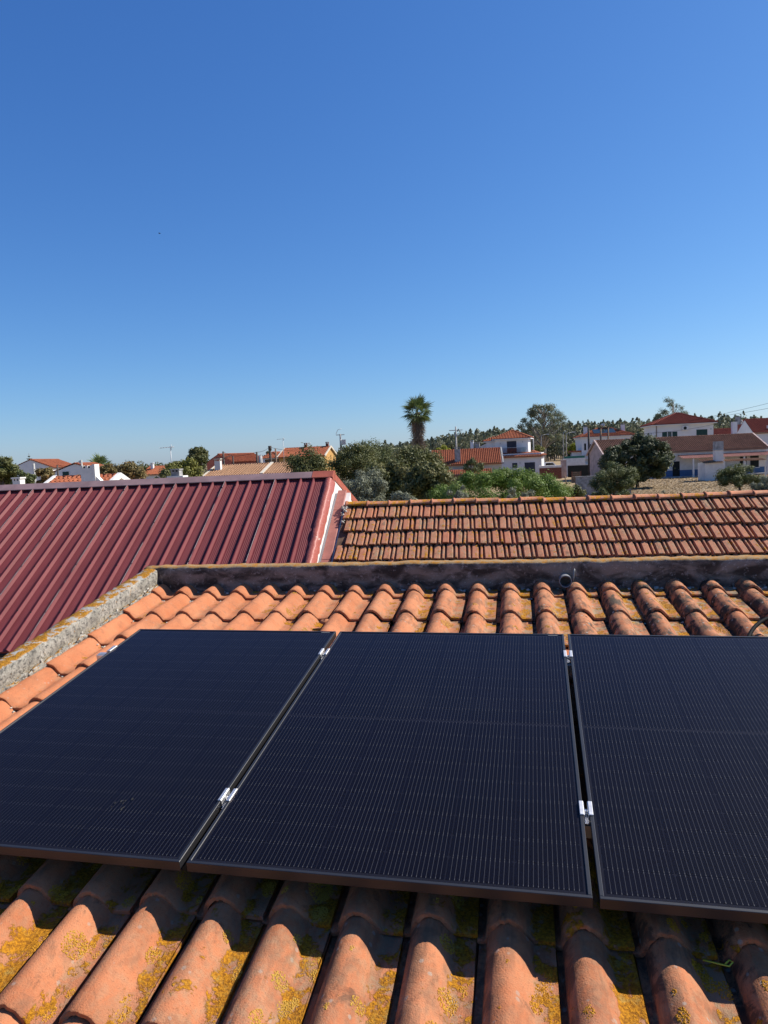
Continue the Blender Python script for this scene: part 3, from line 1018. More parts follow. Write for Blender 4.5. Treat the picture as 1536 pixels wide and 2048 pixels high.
# ridge cap: folded sheet, pale on top
rc = MB()
cx = -13.0
rc.add([(cx, -.17, -.060), (-.34, -.17, -.060), (-.34, -.17, -.045), (cx, -.17, -.045), (cx, -.02, .062), (-.34, -.02, .062), (cx, .14, .05), (-.34, .14, .05)],
       [(0, 1, 2, 3), (3, 2, 5, 4), (4, 5, 7, 6)], NF)
o = rc.build('ridge_cap', M['ridge_metal'], mh, MI)
rc = MB()
rc.add([(-.345, -.18, -.062), (.06, -.18, -.062), (.06, -.18, -.045), (-.345, -.18, -.045), (-.345, -.02, .068), (.06, -.02, .068), (-.345, .14, .055), (.06, .14, .055), (.06, -.1, -.12), (.06, .1, -.12)],
       [(0, 1, 2, 3), (3, 2, 5, 4), (4, 5, 7, 6), (2, 8, 9, 7, 5)], NF)
o = rc.build('ridge_end_cap', M['bare_red'], mh, MI)
# sealed rake flashing along the front edge
rk = MB(); n_ = 40
rr = np.random.default_rng(8)
V, F = [], []
for i in range(n_ + 1):
    y = -.05 - (RS - .1) * i / n_
    w_ = .012 * rr.normal(); h_ = .006 * rr.normal()
    for x, z in ((-.075 + w_ * .4, .004), (-.055, .045 + h_), (.02 + w_ * .3, .055 + h_), (.055 + w_ * .5, .03 + h_), (.066, -.17 + w_ * 1.5)):
        V.append((x, y, z))
for i in range(n_):
    for j in range(4):
        a = i * 5 + j
        F.append((a, a + 5, a + 6, a + 1))
rk.add(V, F, SF, True)
rk.build('rake_flashing', M['sealant'], mh, MI)
# trim along the back rake
MB().box(-.03, .06, .05, 3.0, -.10, .035, BF).build('rake_trim', M['bare_red'], mh, MI)
# gable wall, white
gw = MB()
zc = lambda v: -.055 - (math.tan(rp) * -v if v < 0 else math.tan(R(15.3)) * v)
gw.prism([(0, -RS * math.cos(rp) + .3, -B_.z), (0, 2.75, -B_.z), (0, 2.75, zc(2.75)), (0, 0, zc(0)), (0, -RS * math.cos(rp) + .3, zc(-RS * math.cos(rp) + .3))], (-.2, 0, 0), NF @ Matrix.Translation((.045, 0, 0)))
gw.build('gable_wall', M['white'], mh, MI)
MB().box(-13, -.16, -RS * math.cos(rp) + .45, -RS * math.cos(rp) + .65, -B_.z, -RS * math.sin(rp) - .02, NF).build('front_wall', M['grey_render'], mh, MI)
# gutter along the eave
MB().box(-13.1, -.05, -RS - .05, -RS + .02, -.085, -.032, SF).build('gutter', M['dark'], mh, MI)
# low party wall between the two roofs with a red capping board
pw = MB()
ps = math.tan(R(30))
pz = lambda v: -.42 + v * ps
pw.prism([(0.046, -4, -B_.z), (0.046, .12, -B_.z), (0.046, .12, pz(.12) - .03), (0.046, -4, pz(-4) - .03)], (.30, 0, 0), NF)
pw.build('party_wall', M['white'], mh, MI)
CF = NF @ Matrix.Translation((0, 0, -.42)) @ Matrix.Rotation(R(30), 4, 'X')
for y0, y1 in ((.16, -.52), (-.522, -2.0), (-2.002, -4.4)):
    MB().bev(.10, .265, y1, y0, -.030, .02, .006, CF).build('capping_board', M['plank'], mh, MI)

# ------------------------------------------------------------------ old clay tile roof to its right
QF = NF @ Matrix.Translation((.335, -.40, -.575)) @ Matrix.Rotation(R(.5), 4, 'Y')      # left end of its ridge
QP = R(30)
QS = QF @ Matrix.Rotation(QP, 4, 'X')
oh = empty('tiled_house', Matrix.Translation(((QF @ Vector((4, 0, 0))).x, (QF @ Vector((4, 0, 0))).y, 0)), 'low neighbouring house with an old lichen-covered clay tile roof', 'house')
OI = oh.matrix_world.inverted()
MW, ML = 0.2095, 0.40


def flat_tile(seed):
    """interlocking clay tile: broad raised slab, groove, narrow round rib"""
    rs2 = np.random.default_rng(seed)
    pr = [(0, -.008), (.005, .024), (.016, .034), (.098, .034), (.110, .026), (.116, -.008), (.138, -.010), (.143, .022), (.152, .038), (.172, .038), (.181, .022), (.187, -.010), (.2095, -.010)]
    n = len(pr); L = .43; drop = .046 / ML
    V, F, S = [], [], []
    for y in (0.0, .30, L):
        for x, z in pr:
            V.append((x, y + (rs2.normal(0, .003) if y == 0 else 0), z - drop * y))
    for j in range(2):
        for i in range(n - 1):
            a = j * n + i; F.append((a, a + 1, a + n + 1, a + n)); S.append(False)
    c = len(V)
    for i, (x, z) in enumerate(pr):
        V.append((x, V[i][1], z)); V.append((x, V[i][1] + .002, z - .030))
    for i in range(n - 1):
        F.append((c + 2 * i, c + 2 * i + 1, c + 2 * i + 3, c + 2 * i + 2)); S.append(False)
    # lower slab nib: the slab reaches a little further down than the groove
    me = bpy.data.meshes.new('roof_tile'); me.from_pydata(V, [], F); me.polygons.foreach_set('use_smooth', S); me.materials.append(M['tile_old']); me.update()
    return me


odk = MB(); odk.box(-.02, 10.2, -3.6, -.02, -.06, -.04, QS)
odeck = odk.build('roof_deck', M['under'], oh, OI)
ft = [flat_tile(s) for s in range(4)]
rt = random.Random(21)
half_m = None
for r_ in range(6):
    y0 = -.10 - ML * (r_ + 1)
    for c in range(-1, 46):
        x = c * MW + (r_ * .34 % 1) * MW
        if x < -.03 or x > 9.6: continue
        jit = Matrix.Translation((rt.gauss(0, .003), rt.gauss(0, .010), rt.gauss(0, .003))) @ Matrix.Rotation(rt.gauss(0, R(.8)), 4, 'Z') @ Matrix.Rotation(rt.gauss(0, R(.5)), 4, 'Y')
        o = link('roof_tile', rt.choice(ft), odeck)
        sag = .014 * math.sin(x * 1.15 + r_ * .7) + .008 * math.sin(x * 3.1 + r_)
        o.matrix_local = QS @ Matrix.Translation((x, y0 + sag, 0.006 + .010 * math.sin(x * .8 + 1))) @ jit
        xx = x / 9.6
        o.color = (min(1, max(0, .34 - .18 * xx + rt.gauss(0, .10))), min(1, max(0, .34 + rt.gauss(0, .22))), min(1, max(0, .45 + rt.gauss(0, .25))), 1)


def ridge_tile_mesh():
    V, F = [], []
    n = 9
    secs = ((0.0, 1.16, 0.0), (0.028, 1.16, 0.0), (0.0285, 1.0, 0.0), (.42, .93, 0.0))
    for (x, k, dz) in secs:
        for i in range(n):
            t = math.pi * i / (n - 1)
            V.append((x, .105 * k * math.cos(t), .078 * k * math.sin(t)))
    for j in range(len(secs) - 1):
        for i in range(n - 1):
            a = j * n + i; F.append((a, a + 1, a + n + 1, a + n))
    F.append(tuple(range(n))[::-1])
    me = bpy.data.meshes.new('ridge_tile'); me.from_pydata(V, [], F); me.polygons.foreach_set('use_smooth', [True] * (len(F) - 1) + [False]); me.materials.append(M['tile_old']); me.update()
    return me


rm = ridge_tile_mesh()
for c in range(24):
    o = link('ridge_tile', rm, oh)
    o.matrix_local = OI @ QF @ Matrix.Translation((.0 + c * .40, 0, -.035 + rt.gauss(0, .007) + .010 * math.sin(c * .32 + 1))) @ Matrix.Rotation(rt.gauss(0, R(1.2)), 4, 'Z') @ Matrix.Rotation(R(-.5) + rt.gauss(0, R(.5)), 4, 'Y')
    o.color = (min(1, max(0, (.72 - .45 * c / 20) + rt.gauss(0, .15))), min(1, max(0, .15 + rt.gauss(0, .1))), .25, 1)
ob = MB()
ob.box(-.02, 10.2, .02, 3.4, -.06, -.01, QF @ Matrix.Rotation(-QP, 4, 'X'))
ob.build('back_roof', M['tile_old'], oh, OI)
qz = (QF @ Vector((0, 0, 0))).z
ob = MB(); ob.box(.0, 10.1, -3.0, 2.8, -qz, -1.85, QF); ob.build('wall', M['white'], oh, OI)
mo = MB()                                               # crumbs of mortar at the verge by the party wall
rs = random.Random(5)
for q in range(30):
    lump(mo, (rs.uniform(-.05, .06), rs.uniform(-.6, -.04), rs.uniform(-.01, .05)), rs.uniform(.012, .03), rs, QS)
b_ = mo.build('verge_mortar', M['mortar'], oh, OI)
b_['kind'] = 'stuff'


# ------------------------------------------------------------------ village houses
def rib_slope(mb, E, A, S, Nn, La, smax, pitch=.24, row=.40, amp=.10, a0=0.0, step=.04):
    """ribbed clay roof plane: E eave corner, A along eave, S up the slope, Nn normal; smax(a) = slope length at a"""
    prof = ((0.0, 0.0), (.36, 0.0), (.44, .8), (.62, 1.0), (.80, .8), (.90, 0.0))
    n = int(La / pitch)
    for i in range(n):
        for j in range(len(prof)):
            pass
        aa = [a0 + (i + p[0]) * pitch for p in prof] + [a0 + (i + 1) * pitch]
        hh = [p[1] * amp for p in prof] + [0.0]
        top = max(smax(x) for x in aa)
        if top <= 0.05: continue
        nr_ = max(1, int(top / row + .5))
        V, F = [], []
        m = len(aa)
        for r2 in range(nr_):
            for q, lift in ((r2 / nr_, step), ((r2 + 1) / nr_, 0.0)):
                for x, h in zip(aa, hh):
                    st = max(0.0, smax(x)) * q
                    V.append(E + A * x + S * st + Nn * (h + lift))
            b = r2 * 2 * m
            for k in range(m - 1):
                F.append((b + k, b + k + 1, b + m + k + 1, b + m + k))
                if r2: F.append((b - m + k, b - m + k + 1, b + k + 1, b + k))
        mb.add(V, F, None, False)


def cap_line(mb, p, q, r=.11):
    d = (q - p); L = d.length; n = max(1, int(L / .4))
    for i in range(n):
        a = p + d * (i / n); b = p + d * ((i + 1.06) / n)
        mb.tube([a, b], [r * 1.08, r * .95], 6, None, True)


def add_window(parent, HFi, x, z, w_, h_, mat, y=0.0, sill=True, face='front', frame_mat=None, depthdir=None, glass=False):
    """window set into the wall: reveal frame, shutter or pane, sill. face front: plane y=const; face right/left: plane x=const"""
    def T(mb):
        return mb
    fm = frame_mat or M['white_clean']
    if face == 'front':
        bx = lambda mb, x0, x1, d0, d1, z0, z1: mb.box(x0, x1, y - d1, y - d0, z0, z1)
    elif face == 'right':
        bx = lambda mb, x0, x1, d0, d1, z0, z1: mb.box(y + d0, y + d1, x0, x1, z0, z1)
    else:
        bx = lambda mb, x0, x1, d0, d1, z0, z1: mb.box(y - d1, y - d0, x0, x1, z0, z1)
    mb = MB(); bx(mb, x, x + w_, .004, .022, z, z + h_)
    wo = mb.build('window', M['win'] if glass else mat, parent)
    mb = MB(); t = .06
    bx(mb, x - t, x, .004, .05, z, z + h_); bx(mb, x + w_, x + w_ + t, .004, .05, z, z + h_); bx(mb, x - t, x + w_ + t, .004, .05, z + h_, z + h_ + t)
    mb.build('frame', fm, wo)
    if sill:
        mb = MB(); bx(mb, x - .1, x + w_ + .1, .004, .10, z - .07, z); mb.build('sill', fm, wo)
    return wo


def gable_house(name, label, Mw, W, D, zw, pitch, wallmat, roofmat, group=None, over=.35, z0=0.0, ridge='x', trim=None, base_band=None):
    """W along x (front), D deep; ridge 'x' along the front or 'y' running away"""
    e = empty(name, Mw, label, 'house', group)
    tp = math.tan(pitch)
    mb = MB()
    if ridge == 'x':
        hr = zw + tp * D / 2
        mb.prism([(0, 0, z0), (0, D, z0), (0, D, zw), (0, D / 2, hr), (0, 0, zw)], (W, 0, 0))
    else:
        hr = zw + tp * W / 2
        mb.prism([(0, 0, z0), (W, 0, z0), (W, 0, zw), (W / 2, 0, hr), (0, 0, zw)], (0, D, 0))
    mb.build('wall', wallmat, e)
    rf = MB(); cp_ = MB()
    c, s_ = math.cos(pitch), math.sin(pitch)
    if ridge == 'x':
        Ls = (D / 2 + over) / c
        E = Vector((-.15, -over, zw - over * tp + .06)); A = Vector((1, 0, 0)); S = Vector((0, c, s_)); Nn = Vector((0, -s_, c))
        rib_slope(rf, E, A, S, Nn, W + .3, lambda a: Ls)
        E2 = Vector((W + .15, D + over, zw - over * tp + .06)); rib_slope(rf, E2, -A, Vector((0, -c, s_)), Vector((0, s_, c)), W + .3, lambda a: Ls)
        cap_line(cp_, Vector((-.2, D / 2, hr + .07)), Vector((W + .2, D / 2, hr + .07)))
        # eave board
        rf.box(-.15, W + .15, -over + .03, -over + .08, zw - over * tp - .06, zw - over * tp + .05)
    else:
        Ls = (W / 2 + over) / c
        E = Vector((-over, D + .15, zw - over * tp + .06)); A = Vector((0, -1, 0)); rib_slope(rf, E, A, Vector((c, 0, s_)), Vector((-s_, 0, c)), D + .3, lambda a: Ls)
        E = Vector((W + over, -.15, zw - over * tp + .06)); A = Vector((0, 1, 0)); rib_slope(rf, E, A, Vector((-c, 0, s_)), Vector((s_, 0, c)), D + .3, lambda a: Ls)
        cap_line(cp_, Vector((W / 2, -.2, hr + .07)), Vector((W / 2, D + .2, hr + .07)))
    ro = rf.build('roof', roofmat, e)
    cp_.build('ridge_cap', roofmat, ro)
    if trim is not None:
        for sgn in (0, 1):
            mb = MB()
            if ridge == 'x':
                x0, x1 = (-.28, -.10) if sgn == 0 else (W + .10, W + .28)
                mb.prism([(x0, -over, zw - over * tp - .10), (x0, D / 2, hr - .08), (x0, D + over, zw - over * tp - .10), (x0, D + over, zw - over * tp + .16), (x0, D / 2, hr + .2), (x0, -over, zw - over * tp + .16)], (x1 - x0, 0, 0))
            else:
                y0, y1 = (-.28, -.10) if sgn == 0 else (D + .10, D + .28)
                mb.prism([(-over, y0, zw - over * tp - .10), (W / 2, y0, hr - .08), (W + over, y0, zw - over * tp - .10), (W + over, y0, zw - over * tp + .16), (W / 2, y0, hr + .2), (-over, y0, zw - over * tp + .16)], (0, y1 - y0, 0))
            mb.build('verge_trim', trim, e)
    return e, hr


def hip_roof(parent, x0, x1, y0, y1, zw, pitch, mat, over=.45, name='roof', soffit=None):
    c, s_, tp = math.cos(pitch), math.sin(pitch), math.tan(pitch)
    X0, X1, Y0, Y1 = x0 - over, x1 + over, y0 - over, y1 + over
    W, D = X1 - X0, Y1 - Y0
    hd = min(W, D) / 2
    z = zw + .05
    rf = MB(); cp_ = MB()
    if W >= D:
        r0, r1 = Vector((X0 + hd, Y0 + hd, z + hd * tp)), Vector((X1 - hd, Y0 + hd, z + hd * tp))
    else:
        r0, r1 = Vector((X0 + hd, Y0 + hd, z + hd * tp)), Vector((X0 + hd, Y1 - hd, z + hd * tp))
    tri = lambda L: (lambda a: max(0.0, min(a, L - a, hd)) / c)
    rib_slope(rf, Vector((X0, Y0, z)), Vector((1, 0, 0)), Vector((0, c, s_)), Vector((0, -s_, c)), W, tri(W))
    rib_slope(rf, Vector((X1, Y0, z)), Vector((0, 1, 0)), Vector((-c, 0, s_)), Vector((s_, 0, c)), D, tri(D))
    rib_slope(rf, Vector((X1, Y1, z)), Vector((-1, 0, 0)), Vector((0, -c, s_)), Vector((0, s_, c)), W, tri(W))
    rib_slope(rf, Vector((X0, Y1, z)), Vector((0, -1, 0)), Vector((c, 0, s_)), Vector((-s_, 0, c)), D, tri(D))
    ro = rf.build(name, mat, parent)
    up = Vector((0, 0, .07))
    for p, q in ((Vector((X0, Y0, z)), r0), (Vector((X0, Y1, z)), r0 if W >= D else r1), (Vector((X1, Y0, z)), r1 if W >= D else r0), (Vector((X1, Y1, z)), r1)):
        cap_line(cp_, p + up, q + up)
    if (r1 - r0).length > .3: cap_line(cp_, r0 + up, r1 + up)
    cp_.build('ridge_cap', mat, ro)
    MB().box(X0 + .04, X1 - .04, Y0 + .04, Y1 - .04, zw - .10, zw + .03).build('eave', soffit or M['white_clean'], parent)
    return ro, z + hd * tp


def chimney(parent, x, y, z0, w_, d_, h_, mat, capmat=None, slots=False):
    mb = MB(); mb.box(x - w_ / 2, x + w_ / 2, y - d_ / 2, y + d_ / 2, z0, z0 + h_)
    c = mb.build('chimney', mat, parent)
    mb = MB(); t = .05
    for sx_ in (-1, 1):
        for sy_ in (-1, 1):
            mb.box(x + sx_ * (w_ / 2 - .05) - .04, x + sx_ * (w_ / 2 - .05) + .04, y + sy_ * (d_ / 2 - .05) - .04, y + sy_ * (d_ / 2 - .05) + .04, z0 + h_, z0 + h_ + .16)
    mb.box(x - w_ / 2 - t, x + w_ / 2 + t, y - d_ / 2 - t, y + d_ / 2 + t, z0 + h_ + .16, z0 + h_ + .24)
    mb.build('cowl', capmat or mat, c)
    return c


def place(px, D, yaw):
    return yawm(ground_at(px, D), yaw)


def zpx(px, py, D):
    return at(px, py, D).z


# -- two-storey white house with glass balcony
def house_F():
    D = 112.0
    Mw = place(962, D, 16)
    e = empty('white_house', Mw, 'white two-storey house with glass balcony and dark blue shutters above the pine', 'house')
    zu0, zu1 = zpx(1020, 909, D), zpx(1015, 878, D)      # balcony floor, upper eave
    W = 9.3
    MB().box(0, W, 0, 7.5, 0, zu0 + .1).build('ground_floor', M['white_clean'], e)
    MB().box(2.0, 7.2, 1.7, 7.0, zu0 + .1, zu1).build('upper_floor', M['white_clean'], e)
    MB().box(.5, 2.0, 2.6, 6.6, zu0 + .1, zu1 - .1).build('side_wing', M['white_clean'], e)
    hip_roof(e, 2.0, 7.2, 1.7, 7.0, zu1, R(23), M['roof_orange'], .5)
    hip_roof(e, 0.5, 2.4, 2.6, 6.6, zu1 - .25, R(22), M['roof_orange'], .45, 'wing_roof')
    rf = MB()                                               # lower roof skirt in front of the balcony
    p = R(20); c, s_ = math.cos(p), math.sin(p)
    rib_slope(rf, Vector((2.4, -.5, zu0 - .35)), Vector((1, 0, 0)), Vector((0, c, s_)), Vector((0, -s_, c)), W - 1.9, lambda a: min(1.75, max(0.0, (W - 1.9 - a)) / c))
    rib_slope(rf, Vector((W + .5, -.5, zu0 - .35)), Vector((0, 1, 0)), Vector((-c, 0, s_)), Vector((s_, 0, c)), 7.5, lambda a: min(2.3, a / c))
    rf.box(2.4, W + .45, -.46, -.38, zu0 - .52, zu0 - .34)
    rf.build('lower_roof', M['roof_orange'], e)
    b = MB().box(2.6, 6.9, .9, .93, zu0 + .2, zu0 + 1.05).build('balcony', M['balcony'], e)
    MB().box(2.6, 6.9, .87, .96, zu0 + 1.05, zu0 + 1.1).build('rail', M['galv'], b)
    add_window(e, None, 3.9, zu0 + .2, 1.5, 1.9, M['navy_shutter'], 1.7, False)
    add_window(e, None, 4.8, 1.7, .8, .8, M['navy_shutter'], 0)
    add_window(e, None, 6.7, .5, 1.6, 2.0, M['navy_shutter'], 0, False)
    for x, z in ((2.8, zu0 + 1.7), (6.3, zu0 + 1.8)):
        MB().box(x, x + .14, 1.6, 1.696, z, z + .24).build('wall_lamp', M['galv'], e)
    MB().box(5.95, 6.09, -.1, -.004, 2.35, 2.59).build('wall_lamp', M['galv'], e)
    # ramp wall and chimneys to the left
    chimney(e, -2.0, 4.0, 0, .5, .5, zpx(934, 884, D), M['white_clean'], M['white_clean'])
    mb = MB(); z1 = zpx(945, 893, D)
    mb.prism([(-3.0, 4.6, 0), (.5, 4.6, 0), (.5, 4.6, z1 + .5), (-3.0, 4.6, z1 - .9)], (0, .3, 0)); mb.build('ramp_wall', M['white_clean'], e)
    chimney(e, -1.2, 4.3, 0, .8, .5, zpx(941, 887, D), M['grey_render'], M['grey_render'])


house_F()


# -- orange roof in front of it (left), low house
def house_E():
    D = 92.0
    Mw = place(862, D, 6)
    zr = zpx(930, 900, D + 3); ze = zpx(960, 928, D)
    Dp = 6.4
    pit = math.atan((zr - ze) / (Dp / 2 + .35))
    W = 9.0
    e, hr = gable_house('low_house', 'low house with orange rib-tiled roof between oak and white house', Mw, W, Dp, zr - math.tan(pit) * Dp / 2, pit, M['cream'], M['roof_orange'], trim=M['grey_render'])
    chimney(e, 3.4, .5, 2.0, .75, .55, zr - 2.0 + .15, M['grey_render'], M['grey_render'])
    # lean-to roof strip below
    rf = MB(); p = R(18); c, s_ = math.cos(p), math.sin(p)
    rib_slope(rf, Vector((.2, -2.6, ze - 1.2)), Vector((1, 0, 0)), Vector((0, c, s_)), Vector((0, -s_, c)), 7.6, lambda a: 1.9)
    rf.build('lean_to_roof', M['roof_orange'], e)
    MB().box(.3, 7.7, -2.2, -2.0, 0, ze - 1.25).build('lean_to_wall', M['timber'], e)
    MB().tube([(5.2, -1.0, ze + .55), (6.3, -1.9, ze - .9)], .05, 6).build('pipe', M['galv'], e)


house_E()


# -- long low house on the right with blue band and awning
def house_long():
    D = 92.0
    Mw = place(1208, D, 3)
    zr = zpx(1400, 873, D + 4); ze = zpx(1400, 902, D)
    Dp = 8.4
    pit = math.atan((zr - ze) / (Dp / 2 + .35))
    W = 20.6
    e, hr = gable_house('row_house', 'long single-storey house with brown tiled roof and blue painted base', Mw, W, Dp, zr - math.tan(pit) * Dp / 2, pit, M['white'], M['roof_brown'], trim=M['pink_block'])
    MB().box(0.02, W, -.03, -.004, 0, .95).build('base_band', M['blue_band'], e)
    MB().box(0.0, W + .3, -1.2, -.035, 0, .18).build('step', M['grey_render'], e)
    # gable end facing left is bare pinkish block
    zw = zr - math.tan(pit) * Dp / 2
    MB().prism([(-.02, 0, 0), (-.02, Dp, 0), (-.02, Dp, zw), (-.02, Dp / 2, hr), (-.02, 0, zw)], (.016, 0, 0)).build('gable_face', M['pink_block'], e)
    # awning of corrugated sheets on posts
    aw = MB(); p = R(12); c, s_ = math.cos(p), math.sin(p)
    za = zpx(1380, 917, D - 2)
    rib_slope(aw, Vector((9.3, -2.2, za)), Vector((1, 0, 0)), Vector((0, c, s_)), Vector((0, -s_, c)), 12.4, lambda a: 2.15, .26, 3.0, .05)
    aw.build('awning', M['awning'], e)
    for x in (10.6, 14.4, 16.9, 19.8):
        MB().box(x - .09, x + .09, -2.05, -1.87, 0, za + .02).build('post', M['white'], e)
    for x, z, w_, h_, mt in ((13.0, 1.15, 1.0, 1.15, M['timber']), (17.2, 1.25, .9, 1.1, M['dark']), (18.5, .9, 1.1, 1.5, M['dark'])):
        add_window(e, None, x, z, w_, h_, mt, 0)
    d = MB().box(8.7, 9.6, -.05, -.032, .05, 2.1).build('door', M['dark'], e)
    MB().box(9.45, 9.5, -.10, -.05, 1.0, 1.05).build('handle', M['galv'], d)


house_long()


# -- small white outbuilding with tall chimney
def outbuilding():
    D = 80.0
    Mw = place(1410, D, 4)
    zt = zpx(1430, 925, D)
    e = empty('outbuilding', Mw, 'small white outbuilding with a tall chimney and tiled canopy edge', 'outbuilding')
    W = 2.0
    MB().prism([(0, 0, 0), (W, 0, 0), (W, 0, zt), (0, 0, zt - .05)], (0, 2.2, 0)).build('wall', M['white'], e)
    rf = MB(); p = R(10); c, s_ = math.cos(p), math.sin(p)
    rib_slope(rf, Vector((-.2, -.3, zt - .05)), Vector((1, 0, 0)), Vector((0, c, s_)), Vector((0, -s_, c)), W + .2, lambda a: 2.5, .22, .4, .07)
    rf.build('roof', M['roof_buff'], e)
    zc_ = zpx(1435, 883, D)
    ch = MB().box(1.25, 2.15, .3, 1.0, 0, zc_).build('chimney', M['white'], e)
    MB().box(1.20, 2.20, .25, 1.05, zc_ - 1.0, zc_ - .93).build('band', M['grey_render'], ch)
    MB().box(1.245, 2.155, .295, 1.005, zc_ - .9, zc_ + .02).build('stained_top', M['grey_render'], ch)
    cn = MB()
    rib_slope(cn, Vector((2.2, -.3, zt + .02)), Vector((1, 0, 0)), Vector((0, c, s_)), Vector((0, -s_, c)), 4.6, lambda a: 1.3, .22, .4, .07)
    cn.build('canopy', M['roof_buff'], e)
    for x in (4.4, 6.6):
        MB().box(x - .07, x + .07, -.1, .04, 0, zt).build('post', M['white'], e)


outbuilding()


# -- white two-storey house with red hip roof and green shutters
def house_H():
    D = 120.0
    Mw = place(1309, D, 10)
    zt = zpx(1370, 848, D)
    e = empty('white_house', Mw, 'two-storey white house with dark red hip roof and green shutters', 'house')
    W, Dp = 9.4, 9.0
    MB().box(0, W, 0, Dp, 0, zt).build('wall', M['white_clean'], e)
    hip_roof(e, 0, W, 0, Dp, zt, R(21), M['roof_red'], .55)
    zb = zt - 2.55
    add_window(e, None, 1.25, zb + .25, .85, 1.1, M['green_shutter'], 0, False)
    add_window(e, None, 2.12, zb + .25, .7, 1.1, M['win'], 0, True)
    add_window(e, None, 2.84, zb + .25, .85, 1.1, M['green_shutter'], 0, False)
    add_window(e, None, 6.7, zb + .35, 1.75, 1.15, M['green_shutter'], 0)
    add_window(e, None, 2.2, zb + .4, .5, .9, M['green_shutter'], 0, True, 'left')
    ac = MB().box(4.45, 5.45, -.42, -.06, zt - 1.05, zt - .35).build('air_conditioner', M['white_clean'], e)
    fan = MB().tube([(4.85, -.425, zt - .70), (4.85, -.435, zt - .70)], .26, 14); fan.build('fan', M['dark'], ac)
    MB().tube([(.35, -.09, zt - .05), (.35, -.09, 0)], .06, 6).build('drain_pipe', M['timber'], e)
    MB().box(8.9, 9.08, -.12, -.004, zt - 1.15, zt - .95).build('wall_lamp', M['galv'], e)


house_H()


# -- white house farther left with solar collector on the roof
def house_G():
    D = 165.0
    Mw = place(1164, D, 6)
    zt = zpx(1210, 873, D); z0_ = zpx(1170, 922, D)
    e = empty('white_house', Mw, 'white house with orange hip roof carrying a solar collector, beside the yellow shrub', 'house')
    W, Dp = 11.8, 9.0
    MB().box(0, W, 0, Dp, 0, zt).build('wall', M['white_clean'], e)
    ro, zr = hip_roof(e, 0, W, 0, Dp, zt, R(22), M['roof_orange'], .5)
    MB().box(-1.9, -.004, 1.0, 5.0, 0, zpx(1160, 904, D)).build('porch', M['white_clean'], e)
    MB().box(-2.3, -.03, .6, 5.4, zpx(1160, 904, D) + .01, zpx(1160, 901, D)).build('porch_roof', M['roof_orange'], e)
    chimney(e, 1.3, 2.5, zt - .2, .8, .8, 2.6, M['white_clean'], M['grey_render'])
    chimney(e, 10.0, 3.0, zt - .2, .8, .8, 2.8, M['white_clean'], M['grey_render'])
    sc = MB()
    q = Matrix.Translation((5.2, 1.2, zt + .75)) @ Matrix.Rotation(R(24), 4, 'X')
    sc.box(-2.2, 2.8, 0, 2.4, 0, .12, q); sc.build('solar_collector', M['win'], e)
    sc = MB(); q = Matrix.Translation((6.6, 3.6, zr - .4)) @ Matrix.Rotation(R(28), 4, 'Y')
    sc.box(-.9, 1.9, 0, 1.6, .55, .66, q); t_ = sc.build('water_heater', M['win'], e)
    MB().tube([(5.7, 3.4, zr + .75), (5.7, 5.2, zr + .75)], .32, 10).build('tank', M['galv'], t_)
    add_window(e, None, 3.9, zt - 2.6, 1.9, 1.3, M['green_shutter'], 0)
    for x in (.5, 1.6):
        add_window(e, None, x, zt - 4.6 if x > 1 else zt - 3.0, .45, 3.0 if x > 1 else 1.6, M['dark'], 0, False)
    add_window(e, None, 1.6, .9, .5, 1.6, M['dark'], 0, False)
    b = MB().box(.3, 2.6, -.9, -.85, zt - 4.9, zt - 4.0).build('balcony_rail', M['galv'], e)
    MB().box(.2, 2.7, -.95, -.004, zt - 5.05, zt - 4.9).build('balcony', M['white_clean'], e)


house_G()


# -- houses at the right edge
def houses_right():
    D = 150.0
    e, hr = gable_house('gabled_house', 'white gabled house with yellow trim at the right edge', place(1473, D, 16), 5.4, 12, zpx(1490, 864, D), R(32), M['white_clean'], M['roof_red'], ridge='y', trim=M['yellow_trim'])
    zz = zpx(1480, 868, D)
    add_window(e, None, 1.0, zz - .1, .6, 1.3, M['navy_shutter'], 0, True); add_window(e, None, 2.4, zz - .1, .6, 1.3, M['navy_shutter'], 0, True)
    D2 = 185.0
    W = 16
    zr = zpx(1500, 839, D2)
    e2, hr2 = gable_house('red_roofed_house', 'house with wide dark red roof rising behind the yellow-trimmed gable', place(1498, D2 - 6, 8), W, 9, zr - 2.4, R(26), M['white_clean'], M['roof_red'], trim=M['grey_render'])
    chimney(e2, -1.6, 3.0, 0, 1.1, .8, zpx(1490, 833, D2) - .2, M['grey_render'], M['grey_render'])
    e3, hr3 = gable_house('red_roofed_house', 'low dark red roof between green-shuttered house and yellow-trimmed gable', place(1420, 140, 6), 6.5, 8, zpx(1440, 876, 140), R(24), M['white_clean'], M['roof_red'])
    chimney(e3, 4.9, .8, 0, .9, .8, zpx(1460, 844, 140), M['white_clean'], M['dark'])
    e4, hr4 = gable_house('red_roofed_house', 'bluish white house wall with red roof behind the long brown roof at right edge', place(1507, 122, 8), 9, 8, zpx(1520, 864, 122), R(30), M['white_clean'], M['roof_red'])
    ms = MB().box(-.06, .06, -.4, .4, 0, .06).mesh('dish', M['white_clean'])
    MB().box(2.4, 2.9, .6, .7, zpx(1528, 857, 122), zpx(1528, 851, 122)).build('vent', M['white_clean'], e4)


houses_right()


